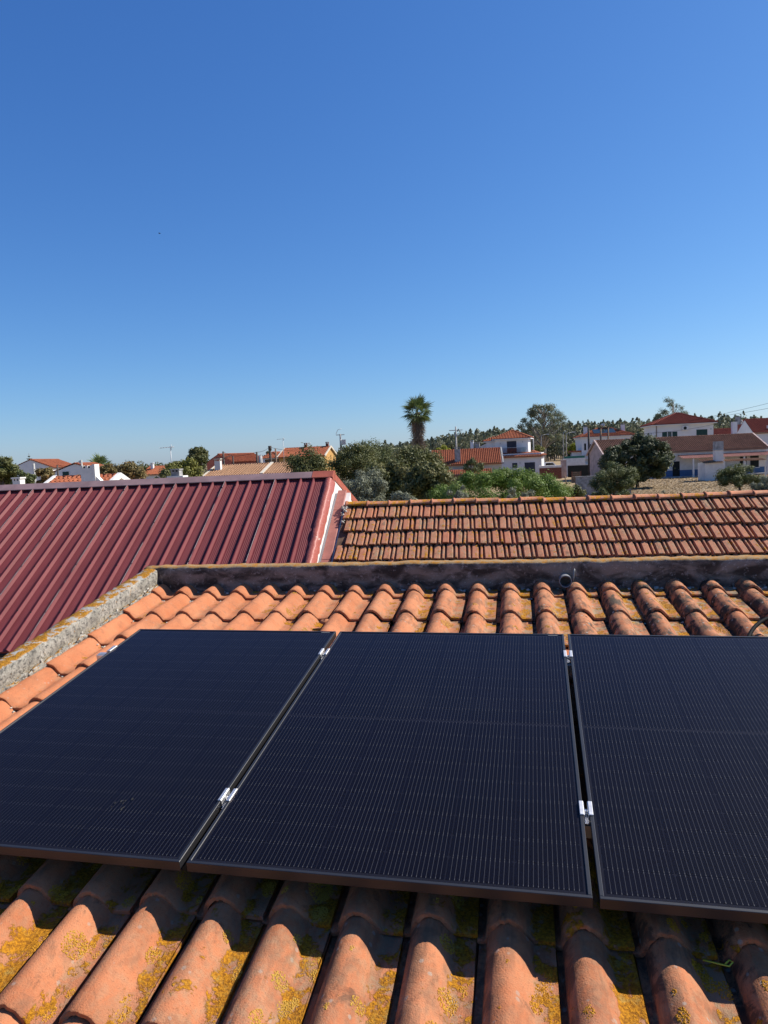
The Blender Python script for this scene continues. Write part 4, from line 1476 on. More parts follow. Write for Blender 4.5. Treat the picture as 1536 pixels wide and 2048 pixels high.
# -- ochre house left of the oaks
def house_D():
    D = 112.0
    Mw = place(557, D, 10)
    zr = zpx(610, 896, D + 4); ze = zpx(600, 914, D)
    Dp = 7.5
    pit = math.atan((zr - ze) / (Dp / 2 + .4))
    W = 7.4
    e, hr = gable_house('ochre_house', 'ochre walled house with orange tile roof and two small chimneys', Mw, W, Dp, zr - math.tan(pit) * Dp / 2, pit, M['ochre'], M['roof_orange'], trim=M['cream'], over=.4)
    for x in (3.4, 7.0):
        chimney(e, x, Dp / 2, hr - .1, .42, .42, .65, M['brick'], M['brick'])
    # lower hipped wing to the left
    W2 = empty('ochre_wing', Mw, 'lower dark ochre wing with hipped orange roof left of the ochre house', 'house')
    z2 = zpx(545, 917, D)
    MB().box(-2.9, -.2, .6, 6.6, 0, z2).build('wall', M['timber'], W2)
    hip_roof(W2, -2.9, -.25, .6, 6.6, z2, R(28), M['roof_orange'], .4, soffit=M['cream'])
    MB().box(-2.75, -2.45, .2, .5, 0, z2 - .1).build('column', M['white_clean'], W2)


house_D()


# -- long buff roof just beyond the burgundy ridge
def house_buff():
    D = 66.0
    Mw = place(408, D, 5)
    zr = zpx(480, 931, D + 4.0); ze = zpx(480, 952, D)
    Dp = 8.0
    pit = math.atan((zr - ze) / (Dp / 2 + .3))
    W = 8.2
    e, hr = gable_house('low_house', 'low house with long buff ribbed roof and white dividing band', Mw, W, Dp, zr - math.tan(pit) * Dp / 2, pit, M['cream'], M['roof_buff'], trim=M['cream'])
    p = pit
    q = Matrix.Translation((5.4, -.35, ze)) @ Matrix.Rotation(p, 4, 'X')
    MB().box(-.15, .15, 0, (Dp / 2 + .3) / math.cos(p), .05, .22, q).build('fire_wall', M['cream'], e)
    chimney(e, .55, 2.2, ze, .55, .55, zpx(415, 923, D) - ze, M['white'], M['cream'])


house_buff()


# -- orange roofed houses farther left
def houses_left():
    D = 135.0
    e = empty('orange_roofed_house', place(438, D, 14), 'orange hipped roof with a small white dormer behind the buff roof', 'house')
    zt_ = zpx(470, 928, D)
    MB().box(0, 7.2, 0, 7, 0, zt_).build('wall', M['white_clean'], e)
    hip_roof(e, 0, 7.2, 0, 7, zt_, R(25), M['roof_orange'], .4)
    dz_ = zpx(502, 930, D)
    dm = MB().box(5.6, 6.6, -.5, 2.5, dz_ - .3, dz_ + .75).build('dormer', M['white_clean'], e)
    MB().box(5.95, 6.3, -.52, -.504, dz_ + .1, dz_ + .55).build('pane', M['dark'], dm)
    e2, h2 = gable_house('orange_roofed_house', 'brick coloured gable with orange roof left of the small dormer', place(412, 118, 24), 5, 10, zpx(425, 925, 118), R(27), M['bare_red'], M['roof_orange'], ridge='y')
    e3, h3 = gable_house('orange_roofed_house', 'small orange roofed white house with a chimney beyond the rusty tree', place(280, 112, 14), 3.6, 5, zpx(300, 948, 112), R(24), M['white_clean'], M['roof_orange'])
    chimney(e3, 1.0, 1.6, zpx(292, 945, 112), .42, .42, 1.25, M['white_clean'], M['white_clean'])
    e4, h4 = gable_house('gabled_house', 'white gabled house with orange roof near the Norfolk pine', place(16, 108, -2), 6.4, 10, zpx(40, 938, 108), R(22), M['white_clean'], M['roof_orange'], ridge='y')
    e5, h5 = gable_house('gabled_house', 'white gabled house with one dark window left of the tall white chimney', place(104, 84, -4), 5.0, 7, zpx(130, 944, 84), R(20), M['white_clean'], M['roof_orange'], ridge='y')
    add_window(e5, None, 1.0, zpx(125, 954, 84), .75, .62, M['green_shutter'], 0)
    # near orange roof strip with tall white chimney block
    D6 = 34.0
    zr = zpx(100, 959, D6 + 2.4)
    e6, h6 = gable_house('low_house', 'low house with orange roof strip and tall white chimney block behind burgundy ridge', place(54, D6, 6), 3.1, 5, zr - math.tan(R(20)) * 2.5, R(20), M['white'], M['roof_orange'], trim=M['white'])
    zc_ = zpx(177, 931, D6)
    cb = MB().box(2.5, 3.12, .2, .55, 0, zc_ - .12).box(3.12, 3.24, .15, .60, 0, zc_ + .05).build('chimney', M['white'], e6)
    MB().box(2.5, 3.12, .25, .50, zc_ - .12, zc_ - .02).build('smoke_slot', M['dark'], cb)
    MB().box(2.5, 2.62, .2, .55, zc_ - .119, zc_).box(2.74, 2.86, .2, .55, zc_ - .119, zc_).box(2.98, 3.118, .2, .55, zc_ - .119, zc_).build('cowl', M['white'], cb)
    MB().prism([(3.25, .2, zc_ - .52), (3.55, .2, zc_ - .85), (3.25, .2, zc_ - .85)], (0, .3, 0)).build('buttress', M['white'], e6)


houses_left()


def roof_chimney(px, D, w_px, y_top, y_base, label, mat, cap, base_top=None):
    z1, z0_ = zpx(px, y_top, D), 0
    w_ = w_px * D / FPX
    e = empty('chimney_stack', place(px, D, 7), label, 'chimney')
    MB().box(-w_ / 2, w_ / 2, 0, w_, 0, z1 - .12).build('shaft', mat, e)
    c = MB().box(-w_ / 2 - .03, w_ / 2 + .03, -.03, w_ + .03, z1 - .05, z1)
    for x in (-w_ / 2, -.03, w_ / 2 - .06):
        c.box(x, x + .06, -.01, w_ + .01, z1 - .12, z1 - .05)
    c.build('cowl', cap, e)
    MB().box(-w_ / 2 + .02, w_ / 2 - .02, .02, w_ - .02, z1 - .12, z1 - .051).build('flue', M['dark'], e)
    if base_top:
        MB().box(-.36, .36, -.06, .5, 0, zpx(px, base_top, D)).build('base', M['white'], e)


roof_chimney(27, 24, 16, 955, 970, 'small white chimney with two slots at the left end of the burgundy ridge', M['white'], M['white'])
roof_chimney(347, 30, 17, 938, 955, 'grey cement chimney behind the burgundy ridge below the yellowish tree', M['grey_render'], M['grey_render'], 952)



# -- walls, gate and yard clutter between white house and row house
def yard():
    D = 108.0
    z_w = lambda py: zpx(1150, py, D)
    Mw = place(1134, D, 3)
    e = empty('garden_wall', Mw, 'low white garden wall with green netting above the dark gate', 'wall')
    MB().box(0, 3.4, 3, 3.2, 0, z_w(917)).build('wall', M['white'], e)
    MB().box(.2, 3.4, 3.25, 3.3, z_w(917) + .01, z_w(912.5)).build('netting', M['green_net'], e)
    e = empty('dark_gate', Mw, 'wide black metal gate below the white garden wall', 'gate')
    MB().box(.05, 3.4, 0, .08, 0, z_w(931)).build('leaf', M['dark'], e)
    MB().box(.05, 3.4, -.02, .10, z_w(931), z_w(929.6)).build('top_rail', M['galv'], e)
    e = empty('brick_pillar', place(1122, D - 2, 3), 'short brick pillar at the end of the white-topped brick wall', 'pillar')
    MB().box(0, .75, 0, .6, 0, zpx(1128, 921, D - 2)).build('shaft', M['pink_block'], e)
    MB().box(-.06, .81, -.06, .66, zpx(1128, 921, D - 2), zpx(1128, 921, D - 2) + .1).build('cap', M['pink_block'], e)
    e = empty('brick_wall', place(1078, D - 4, 2), 'red brick wall with white top right of the pine', 'wall')
    MB().box(0, 3.2, 0, .2, 0, zpx(1090, 936, D - 4)).build('wall', M['brick'], e)
    MB().box(0, 3.2, -.05, .9, zpx(1090, 936, D - 4), zpx(1090, 931.5, D - 4)).build('slab', M['white'], e)
    e = empty('grey_wall', place(1151, 64, 3), 'stepped grey concrete wall below the black gate, behind the feathery olive', 'wall')
    z1, z2 = zpx(1165, 954, 64), zpx(1225, 971, 64)
    MB().box(0, 2.0, 0, .2, 0, z1).build('wall', M['grey_render'], e)
    MB().box(2.0, 4.9, .02, .2, 0, z2).build('lower_wall', M['grey_render'], e)
    MB().box(-.04, 2.04, -.04, .24, z1, z1 + .06).build('coping', M['grey_render'], e)
    # leaning boards and a timber crate
    for px, py0, py1, dx, nm in ((1134, 951, 972, 5, 'pale board leaning in the yard, left of two crossing boards'), (1148, 955, 978, -6, 'pale board leaning in the yard, right of two crossing boards')):
        a = at(px, py1, 86); b = at(px - dx, py0, 86)
        o = MB().tube([(a.x, a.y, a.z), (b.x, b.y, b.z)], .06, 4).build('board', M['timber']); tag(o, nm, 'board')
    c0 = at(1147, 950, 90)
    cr = empty('timber_crate', yawm(Vector((c0.x, c0.y, 0)), 5), 'brown timber crate in front of the black gate', 'crate')
    MB().box(-.2, .9, 0, .5, 0, c0.z - .25).build('support', M['timber'], cr)
    for i in range(3):
        MB().box(-.25, .95, -.04, .0, c0.z - .22 + i * .22, c0.z - .22 + i * .22 + .17).build('slat', M['timber'], cr)
    for x in (-.24, .86):
        MB().box(x, x + .09, -.09, -.041, c0.z - .24, c0.z + .46).build('upright', M['brick'], cr)


yard()


# -- white pickup
def car():
    D = 122.0
    b = ground_at(1084, D)
    z0_ = zpx(1088, 938, D)
    e = empty('pickup', Matrix.Translation((b.x, b.y, 0)) @ Matrix.Rotation(R(-8), 4, 'Z'), 'white pickup truck parked beyond the brick wall', 'pickup')
    MB().prism([(0, 0, .35), (4.8, 0, .35), (4.8, 0, .95), (3.9, 0, 1.02), (1.9, 0, 1.02), (0, 0, 1.0)], (0, 1.7, 0), Matrix.Translation((0, 0, .5))).build('body', M['car_white'], e)
    MB().prism([(.3, .08, 1.02), (2.4, .08, 1.02), (1.85, .08, 1.62), (.55, .08, 1.62)], (0, 1.54, 0), Matrix.Translation((0, 0, .5))).build('cabin', M['car_white'], e)
    MB().prism([(.5, .07, 1.08), (2.1, .07, 1.08), (1.75, .07, 1.52), (.65, .07, 1.52)], (0, -.006, 0), Matrix.Translation((0, 0, .5))).build('window', M['car_glass'], e)
    for x in (.9, 3.7):
        for y in (.0, 1.5):
            w_ = MB().tube([(x, y, .84), (x, y + .2, .84)], .36, 14).build('wheel', M['tyre'], e)
            MB().tube([(x, y - .01, .84), (x, y + .21, .84)], .2, 10).build('rim', M['galv'], w_)
    MB().box(-.6, 5.2, -.4, 2.1, 0, .48).build('ramp', M['grey_render'], e)


car()


# ------------------------------------------------------------------ poles, lamps, aerials, wires
def pole(px, y_top, D, r, mat, label, name='utility_pole', arms=(), group='poles along the village streets', lean=0.0):
    z1 = zpx(px, y_top, D)
    b = ground_at(px, D)
    e = empty(name, Matrix.Translation(b), label, 'pole', group)
    MB().tube([(0, 0, 0), (lean, 0, z1)], [r * 1.25, r * .8], 8).build('shaft', mat, e)
    for (z_, w_, h_) in arms:
        MB().box(-w_, w_, -.07, .07, z1 - z_ - h_, z1 - z_).build('cross_arm', mat, e)
    return e, Vector((b.x + lean, b.y, z1))


tops = {}
e, tops['a'] = pole(65, 927, 70, .13, M['pole_conc'], 'pale concrete pole in front of the orange roof near the Norfolk pine')
e, tops['b'] = pole(112, 930, 80, .11, M['pole_wood'], 'short dark pole between the two white gabled houses')
e, tops['c'] = pole(161, 920, 75, .12, M['pole_conc'], 'pale pole with an insulator box just left of the small palm')
MB().box(-.22, .0, -.1, .1, tops['c'].z - .35, tops['c'].z - .05).build('insulator_box', M['galv'], e)
e, tops['d'] = pole(446, 903, 90, .14, M['pole_wood'], 'dark pole with wires left of the small dormer')
MB().tube([(-1.0, 0, tops['d'].z - .75), (.1, 0, tops['d'].z - .85), (1.0, 0, tops['d'].z - .5)], .05, 5).build('bracket', M['pole_wood'], e)
e, tops['e'] = pole(465, 912, 92, .12, M['pole_wood'], 'shorter dark pole just right of the dark wired pole')
e, tops['f'] = pole(513, 904, 95, .15, M['pole_wood'], 'dark pole standing right of the small white dormer')
e, tops['g'] = pole(540, 893, 108, .20, M['pole_wood'], 'thick dark pole with rounded cap at the ochre wing')
MB().tube([(0, 0, tops['g'].z - .6), (0, 0, tops['g'].z + .1)], .26, 8).build('cap', M['pole_wood'], e)
e, tops['h'] = pole(551, 897, 100, .13, M['timber'], 'brown pole in front of the ochre wing')
e, p_ = pole(520, 911, 92, .3, M['grey_render'], 'stubby grey post beside the dark pole right of the dormer', 'post')
e, tops['t'] = pole(682, 868, 150, .22, M['pole_conc'], 'concrete pole with transformer left of the palm', arms=((.1, .9, .14),))
MB().box(.25, 1.1, -.3, .3, tops['t'].z - 2.3, tops['t'].z - 1.2).build('transformer', M['galv'], e)
MB().tube([(-.9, 0, tops['t'].z), (-.5, 0, tops['t'].z + .9), (.3, 0, tops['t'].z + 1.1)], .05, 5).build('stay', M['galv'], e)
e, tops['u'] = pole(913, 853, 170, .2, M['pole_conc'], 'tall concrete pole with cross arms above the orange rib-tiled roof', arms=((.8, 1.6, .18), (2.0, .7, .15)))
e, tops['v'] = pole(1178, 856, 100, .17, M['pole_wood'], 'tall dark pole at the left gable of the long house')
e, tops['w'] = pole(1202, 857, 100, .15, M['timber'], 'brown post in front of the house with the solar collector, left one of two')
e, tops['x'] = pole(1217, 855, 100, .14, M['timber'], 'brown post in front of the house with the solar collector, right one of two')
e, p_ = pole(1067, 872, 150, .14, M['pole_conc'], 'pale post right of the white house with glass balcony', 'post')


def street_lamp(px, y_top, D, arm, label):
    z1 = zpx(px, y_top, D); b = ground_at(px, D)
    e = empty('street_lamp', Matrix.Translation(b), label, 'street lamp', 'street lamps along the road')
    s_ = 1 if arm > 0 else -1
    MB().tube([(0, 0, 0), (0, 0, z1 - .6), (.12 * s_, 0, z1 - .15), (.5 * s_, 0, z1), (arm * .8, 0, z1 + .12)], [.13, .09, .07, .06, .05], 8).build('shaft', M['pole_conc'], e)
    MB().bev(min(arm * .75, arm * 1.25), max(arm * .75, arm * 1.25), -.12, .12, z1 + .06, z1 + .2, .04).build('lamp_head', M['galv'], e)


street_lamp(1127, 864, 165, .6, 'left one of the twin street lamps below the yellow shrub')
street_lamp(1133, 866, 160, 1.7, 'right one of the twin street lamps, arm pointing right')
street_lamp(1083, 870, 175, 1.6, 'street lamp in front of the big eucalyptus')


def aerial(px, y_top, y_base, D, label, w_=.9):
    z1, z0_ = zpx(px, y_top, D), zpx(px, y_base, D)
    b = ground_at(px, D)
    e = empty('television_aerial', Matrix.Translation((b.x, b.y, z0_)), label, 'aerial', 'television aerials on roofs')
    h = z1 - z0_
    MB().tube([(0, 0, -2.5), (0, 0, h)], .035, 6).build('mast', M['galv'], e)
    MB().tube([(-w_, 0, h - .1), (w_ * .35, 0, h - .02)], .025, 5).build('boom', M['galv'], e)
    for i in range(6):
        x = -w_ + i * w_ * .26
        MB().tube([(x, -.3, h - .08), (x, .3, h - .08)], .014, 4).build('element', M['galv'], e)
    MB().tube([(w_ * .1, 0, h - .3), (w_ * .1, 0, h + .18)], .02, 4).build('reflector', M['galv'], e)


aerial(341, 893, 915, 62, 'television aerial on a thin mast above the yellow-green tree')
aerial(567, 877, 905, 104, 'television aerial on a tall mast above the ochre house')
aerial(620, 886, 896, 116, 'short aerial between the two small chimneys of the ochre house', .5)


def wire(a, b, sag, label, r=.022):
    pts = []
    for t in np.linspace(0, 1, 14):
        p = a.lerp(b, t); pts.append((p.x, p.y, p.z - sag * 4 * t * (1 - t)))
    o = MB().tube(pts, r, 4).build('overhead_wire', M['rubber']); tag(o, label, 'wire', 'overhead wires')


wire(tops['b'], tops['c'], .35, 'overhead wire from the short dark pole to the pole by the small palm')
wire(tops['e'], tops['f'], .15, 'overhead wire between the shorter dark pole and the dormer pole')
wire(tops['f'], tops['g'], .25, 'overhead wire between the dormer pole and the thick capped pole')
wire(tops['d'], tops['e'], .1, 'short overhead wire joining the two dark poles left of the dormer')
wire(tops['g'], tops['h'] , .05, 'short overhead wire from the thick capped pole to the brown pole')
wire(tops['h'], at(640, 900, 112), .3, 'overhead wire from the brown pole along the ochre roof')
wire(tops['v'] - Vector((0, 0, .8)), at(1440, 846, 118), .7, 'overhead wire crossing the front of the green-shuttered house')
wire(at(1180, 872, 150), at(1620, 785, 95), .8, 'upper power line crossing the sky at the right edge', .02)
wire(at(1300, 845, 150), at(1620, 800, 90), .6, 'lower power line crossing the sky at the right edge', .02)


# ------------------------------------------------------------------ trees
def leaf_quads(P, Nrm, size, rs, aspect=.55):
    """one bent leaf-sized quad per point"""
    n = len(P)
    a = rs.normal(size=(n, 3)); a -= (a * Nrm).sum(1)[:, None] * Nrm
    a /= np.linalg.norm(a, axis=1)[:, None] + 1e-9
    b = np.cross(Nrm, a)
    s = (size * rs.uniform(.6, 1.35, n))[:, None]
    q = np.stack([P - a * s * .5, P + b * s * aspect * .5, P + a * s * .5, P - b * s * aspect * .5], 1).reshape(-1, 3)
    f = np.arange(4 * n).reshape(n, 4)
    return q, f


def clump_points(centres, radii, per, rs, squash=.8, hollow=.35):
    out, nr_ = [], []
    for c, r in zip(centres, radii):
        d = rs.normal(size=(per, 3)); d /= np.linalg.norm(d, axis=1)[:, None]
        rr_ = r * (hollow + (1 - hollow) * rs.random(per) ** .5)[:, None]
        rr_ *= (1 + .18 * rs.normal(size=(per, 1)))
        out.append(c + d * rr_ * np.array([1, 1, squash]))
        q = d * 1.0 + np.array([0, 0, .25]) + rs.normal(size=(per, 3)) * .42
        nr_.append(q / np.linalg.norm(q, axis=1)[:, None])
    return np.concatenate(out), np.concatenate(nr_)


def tree(name, label, base, H, crown, nclump, per, leaf, mat, seed, bark='bark', trunk_r=.16, cr=(.22, .36), group=None, cat='tree', trunk_top=.55, squash=.85, lean=0.0, shell=.45, aspect=.55, low_cut=-1.0, forks=3, extra=None):
    """crown = (cx, cy, cz, rx, ry, rz) relative to the base"""
    rs = np.random.default_rng(seed)
    e = empty(name, Matrix.Translation(base), label, cat, group)
    cx, cy_, cz, rx, ry, rz = crown
    cen, rad = [], []
    while len(cen) < nclump:
        d = rs.normal(size=3); d /= np.linalg.norm(d)
        if d[2] < low_cut: continue
        k = shell + (1 - shell) * rs.random() ** .6
        cen.append(np.array([cx + d[0] * rx * k, cy_ + d[1] * ry * k, cz + d[2] * rz * k]))
        rad.append(rs.uniform(*cr) * min(rx, rz) * 1.25)
    if extra:
        for ex in extra:
            cen.append(np.array(ex[:3])); rad.append(ex[3])
    P, Nn = clump_points(cen, rad, per, rs, squash)
    q, f = leaf_quads(P, Nn, leaf, rs, aspect)
    link('crown', np_mesh('crown', q, f, M[mat]), e)
    tb = MB()
    zt = max(.3, cz - rz * .3)
    tb.tube([(0, 0, 0), (lean * .5 + rs.normal() * .05, rs.normal() * .05, zt * .5), (cx * .6 + lean, cy_ * .6, zt)], [trunk_r * 1.2, trunk_r, trunk_r * .75], 8)
    for i in range(min(forks * 3, len(cen))):
        c = cen[(i * 7) % len(cen)]
        st = Vector((cx * .6 + lean, cy_ * .6, zt)) * rs.uniform(.75, 1.0)
        mid = st.lerp(Vector(c), .5) + Vector(rs.normal(size=3) * .12)
        tb.tube([st, mid, Vector(c)], [trunk_r * .55, trunk_r * .35, trunk_r * .12], 6)
    tb.build('trunk', M[bark], e)
    return e


def tree_px(name, label, px0, px1, y_top, D, **kw):
    """crown spanning px0..px1 with its top at y_top, D metres ahead"""
    pc_ = (px0 + px1) / 2
    b = ground_at(pc_, D)
    zt = zpx(pc_, y_top, D)
    rx = (px1 - px0) / 2 * D / FPX
    rz = kw.pop('rz', min(rx * .9, zt * .48))
    rzz = rz
    kw.setdefault('trunk_r', .05 + .02 * zt)
    return tree(name, label, b, zt, (0, 0, zt - rzz, rx * .84, rx * .84, rzz * .86), **kw)


# cork oaks behind the two roofs
OK = dict(nclump=46, per=330, leaf=.15, mat='oak', cr=(.22, .40), shell=.4)
tree_px('oak_tree', 'dark oak with rounded crown in front of the ochre house', 562, 672, 898, 42, seed=1, **OK)
tree_px('oak_tree', 'tall dark oak right of the ochre house, below the transformer pole', 650, 760, 888, 50, seed=2, **OK)
tree_px('oak_tree', 'bright-topped oak rising highest left of the palm', 690, 800, 874, 64, seed=3, **{**OK, 'mat': 'olive_dark'})
tree_px('oak_tree', 'dark dense oak directly below the palm', 770, 900, 893, 46, seed=4, **{**OK, 'nclump': 60})
tree_px('oak_tree', 'dark oak in the middle, left of the bright pine', 715, 835, 914, 36, seed=5, **{**OK, 'nclump': 56})
tree_px('oak_tree', 'low dark oak filling between palm oak and bright pine', 800, 905, 922, 33, seed=6, **OK)
# greyish olives in front
OV = dict(nclump=52, per=300, leaf=.10, mat='olive', cr=(.2, .34), shell=.25, aspect=.3, bark='bark')
tree_px('olive_tree', 'silvery olive tree beside the peak of the burgundy roof', 672, 786, 934, 23.5, seed=11, **OV)
tree_px('olive_tree', 'small silvery olive twigs just above the tile ridge at the centre', 762, 838, 984, 21, seed=12, **{**OV, 'nclump': 22})
tree_px('olive_tree', 'silvery olive sprigs in front of the left side of the bright pine', 866, 944, 966, 21.5, seed=13, **{**OV, 'nclump': 14, 'per': 130, 'cr': (.12, .2)})
tree_px('olive_tree', 'silvery olive sprigs in front of the middle of the bright pine', 990, 1078, 968, 21, seed=14, **{**OV, 'nclump': 18, 'per': 150, 'cr': (.12, .2)})
# bright stone pine
b = ground_at(1008, 29)
zt = zpx(1008, 936, 29)
tree('stone_pine', 'bright green rounded stone pine above the tile ridge', b, zt, (-.15, 0, zt - 1.40, 2.85, 1.8, 1.25), 130, 620, .10, 'pine', 15, cr=(.19, .27), shell=.66, aspect=.34, squash=.85)
tree_px('shrub', 'dark bushy shrub in front of the orange rib-tiled roof', 922, 966, 915, 86, nclump=16, per=150, leaf=.2, mat='olive_dark', seed=16)
# garden on the right
tree_px('broadleaf_tree', 'large dark glossy-leaved tree in front of the long brown roof', 1194, 1354, 868, 74, seed=21, nclump=90, per=300, leaf=.30, mat='dark_leaf', cr=(.16, .28), shell=.55, rz=2.55, aspect=.6)
tree_px('olive_tree', 'feathery grey-green olive in front of the large dark tree', 1172, 1278, 918, 58, seed=22, **{**OV, 'mat': 'olive_dark', 'leaf': .17, 'nclump': 64, 'per': 260, 'cr': (.2, .3)})
tree_px('olive_tree', 'olive tree with forked trunk in the dry yard', 1432, 1524, 926, 57, seed=23, **{**OV, 'leaf': .17, 'nclump': 52, 'per': 240, 'rz': 1.35, 'mat': 'olive_dark', 'low_cut': -.3})
tree_px('olive_tree', 'silvery olive at the right edge of the dry yard', 1500, 1600, 944, 52, seed=24, **{**OV, 'leaf': .15})
tree_px('shrub', 'silvery weeds at the left of the dry yard', 1310, 1345, 980, 45, seed=25, nclump=10, per=90, leaf=.10, mat='olive', aspect=.25)
tree_px('shrub', 'silvery weeds in the middle of the dry yard', 1358, 1398, 979, 45, seed=26, nclump=10, per=90, leaf=.10, mat='olive', aspect=.25)
tree_px('shrub', 'bright yellow flowering shrub left of the house with solar collector', 1134, 1166, 884, 175, nclump=26, per=120, leaf=.35, mat='yellow_leaf', seed=27)
tree_px('shrub', 'dark shrub under the bright yellow shrub', 1128, 1160, 900, 170, nclump=18, per=120, leaf=.35, mat='dark_leaf', seed=28)
tree_px('shrub', 'yellowish shrub right of the white house with glass balcony', 1060, 1090, 888, 160, nclump=18, per=110, leaf=.35, mat='yg_leaf', seed=29)
tree_px('shrub', 'yellow-green shrub beyond the orange rib-tiled roof', 868, 906, 889, 140, nclump=18, per=110, leaf=.35, mat='yellow_leaf', seed=30)
tree_px('shrub', 'dark scrub at the foot of the grey wall, right of the bright pine', 1128, 1172, 968, 56, nclump=22, per=160, leaf=.16, mat='oak', seed=43)
tree_px('shrub', 'low dark scrub under the feathery olive', 1176, 1262, 974, 52, nclump=24, per=160, leaf=.16, mat='olive_dark', seed=44)
# left side
tree_px('broadleaf_tree', 'dark tree at the left edge of the photo', -36, 36, 912, 60, nclump=40, per=240, leaf=.24, mat='oak', seed=31, cr=(.2, .34))
tree_px('shrub', 'dull green bush right of the tree at the left edge', 20, 64, 940, 50, nclump=22, per=170, leaf=.18, mat='olive_dark', seed=32)
tree_px('shrub', 'reddish green bush between the two white gabled houses', 66, 112, 934, 62, nclump=24, per=180, leaf=.18, mat='autumn', seed=33)
tree_px('shrub', 'small rusty bush beside the tall white chimney block', 144, 166, 949, 60, nclump=12, per=120, leaf=.16, mat='autumn', seed=34)
tree_px('broadleaf_tree', 'rusty leaved tree right of the tall white chimney block', 190, 236, 926, 48, nclump=26, per=170, leaf=.17, mat='autumn', seed=35)
tree_px('broadleaf_tree', 'wide olive-brown tree left of the small orange house', 218, 292, 922, 52, nclump=40, per=200, leaf=.18, mat='autumn', seed=36)
tree_px('broadleaf_tree', 'yellow-green tree left of the buff roof', 312, 404, 908, 56, nclump=52, per=220, leaf=.2, mat='yg_leaf', seed=37)
tree_px('broadleaf_tree', 'dark tall tree behind the yellow-green tree', 366, 418, 893, 68, nclump=34, per=220, leaf=.22, mat='oak', seed=38)
tree_px('shrub', 'dark bush at the foot of the yellow-green tree by the grey chimney', 300, 345, 940, 44, nclump=16, per=140, leaf=.16, mat='oak', seed=39)
tree_px('broadleaf_tree', 'distant dark tree left of the small palm', 146, 182, 924, 150, nclump=20, per=120, leaf=.4, mat='oak', seed=40)
tree_px('broadleaf_tree', 'distant dark tree beyond the small orange house', 268, 330, 924, 130, nclump=26, per=120, leaf=.4, mat='oak', seed=41)
tree_px('broadleaf_tree', 'small distant tree behind the ochre wing', 526, 552, 902, 140, nclump=14, per=110, leaf=.35, mat='oak', seed=42)


def eucalyptus(px, y_top, D, label, seed, spread_px, n, mat='euca'):
    rs = np.random.default_rng(seed)
    b = ground_at(px, D); zt = zpx(px, y_top, D)
    sp = spread_px * D / FPX
    e = empty('eucalyptus_tree', Matrix.Translation(b), label, 'tree')
    tb = MB()
    tb.tube([(0, 0, 0), (sp * .05, 0, zt * .35), (-sp * .04, 0, zt * .62), (sp * .03, 0, zt * .9)], [.45, .36, .24, .08], 8)
    cen, rad = [], []
    for i in range(n):
        z = zt * (.42 + .56 * rs.random())
        wv = math.sin(min(1, (1 - z / zt) / .45 + .15) * math.pi * .55)
        a = rs.uniform(0, 2 * math.pi); k = sp * wv * (.35 + .65 * rs.random() ** .5)
        c = Vector((k * math.cos(a), k * math.sin(a) * .8, z))
        st = Vector((0, 0, max(zt * .25, z - k * .9 - .6)))
        tb.tube([st, st.lerp(c, .55) + Vector((0, 0, .4)), c], [.14, .09, .03], 5)
        cen.append(np.array(c)); rad.append(rs.uniform(.12, .22) * sp if sp > 6 else rs.uniform(.16, .30) * sp)
    tb.build('trunk', M['bark_pale'], e)
    P, Nn = clump_points(cen, rad, 130, rs, .8)
    q, f = leaf_quads(P, Nn, .42, rs, .4)
    link('crown', np_mesh('crown', q, f, M[mat]), e)


eucalyptus(1088, 809, 200, 'tall spreading eucalyptus above the wood, right of the balcony house', 51, 48, 95)
eucalyptus(1348, 794, 230, 'slender eucalyptus with airy crown above the dark red hip roof', 52, 32, 44)
eucalyptus(1318, 828, 240, 'dark eucalyptus left of the slender airy one', 53, 18, 26)

# distant wood
rs = np.random.default_rng(77)
Pq, Nq, tr = [], [], MB()
spots = []
for px in np.arange(640, 1640, 4.5):
    for row in range(3):
        D = 260 + row * 40 + rs.uniform(-12, 12)
        x = px + rs.uniform(-6, 6)
        if x < 700 and row > 0: continue
        yt = np.interp(x, [640, 760, 800, 860, 900, 960, 1040, 1150, 1250, 1330, 1420, 1450, 1500, 1640], [905, 893, 886, 878, 868, 862, 856, 846, 843, 838, 832, 828, 834, 830])
        yt += rs.normal(0, 3.4) - (6 if rs.random() < .12 else 0) + row * 1.5 + 3
        spots.append((x, yt, D))
for x, yt, D in spots:
    p = ground_at(x, D); zt = zpx(x, yt, D); h = zt
    wv = rs.uniform(2.8, 5.0)
    con = rs.random() < .25
    n = 260
    t = rs.random(n) ** .9
    z = h * (.12 + .88 * t)
    prof = (1.02 - t) ** .75 if con else np.sin(np.clip(t * 1.02, 0, 1) * math.pi) ** .6 * (1 - .3 * t)
    a = rs.uniform(0, 2 * math.pi, n); k = wv * prof * (.45 + .55 * rs.random(n))
    k *= 1 + .4 * np.sin(z * 2.3 + p.x)
    Pq.append(np.stack([p.x + k * np.cos(a), p.y + k * np.sin(a), z], 1))
    d = rs.normal(size=(n, 3)) * .8 + np.stack([np.cos(a), np.sin(a), .4 * np.ones(n)], 1)
    Nq.append(d / np.linalg.norm(d, axis=1)[:, None])
    tr.tube([(p.x, p.y, 0), (p.x, p.y, zt * .9)], [.2, .05], 4, None, False)
q, f = leaf_quads(np.concatenate(Pq), np.concatenate(Nq), .8, rs, .75)
wood = link('distant_wood', np_mesh('distant_wood', q, f, M['forest'])); tag(wood, 'grey-green wood of pines and eucalyptus along the horizon', 'wood', kind='stuff')
to = tr.build('trunks', M['bark_pale'], wood); to['kind'] = 'stuff'
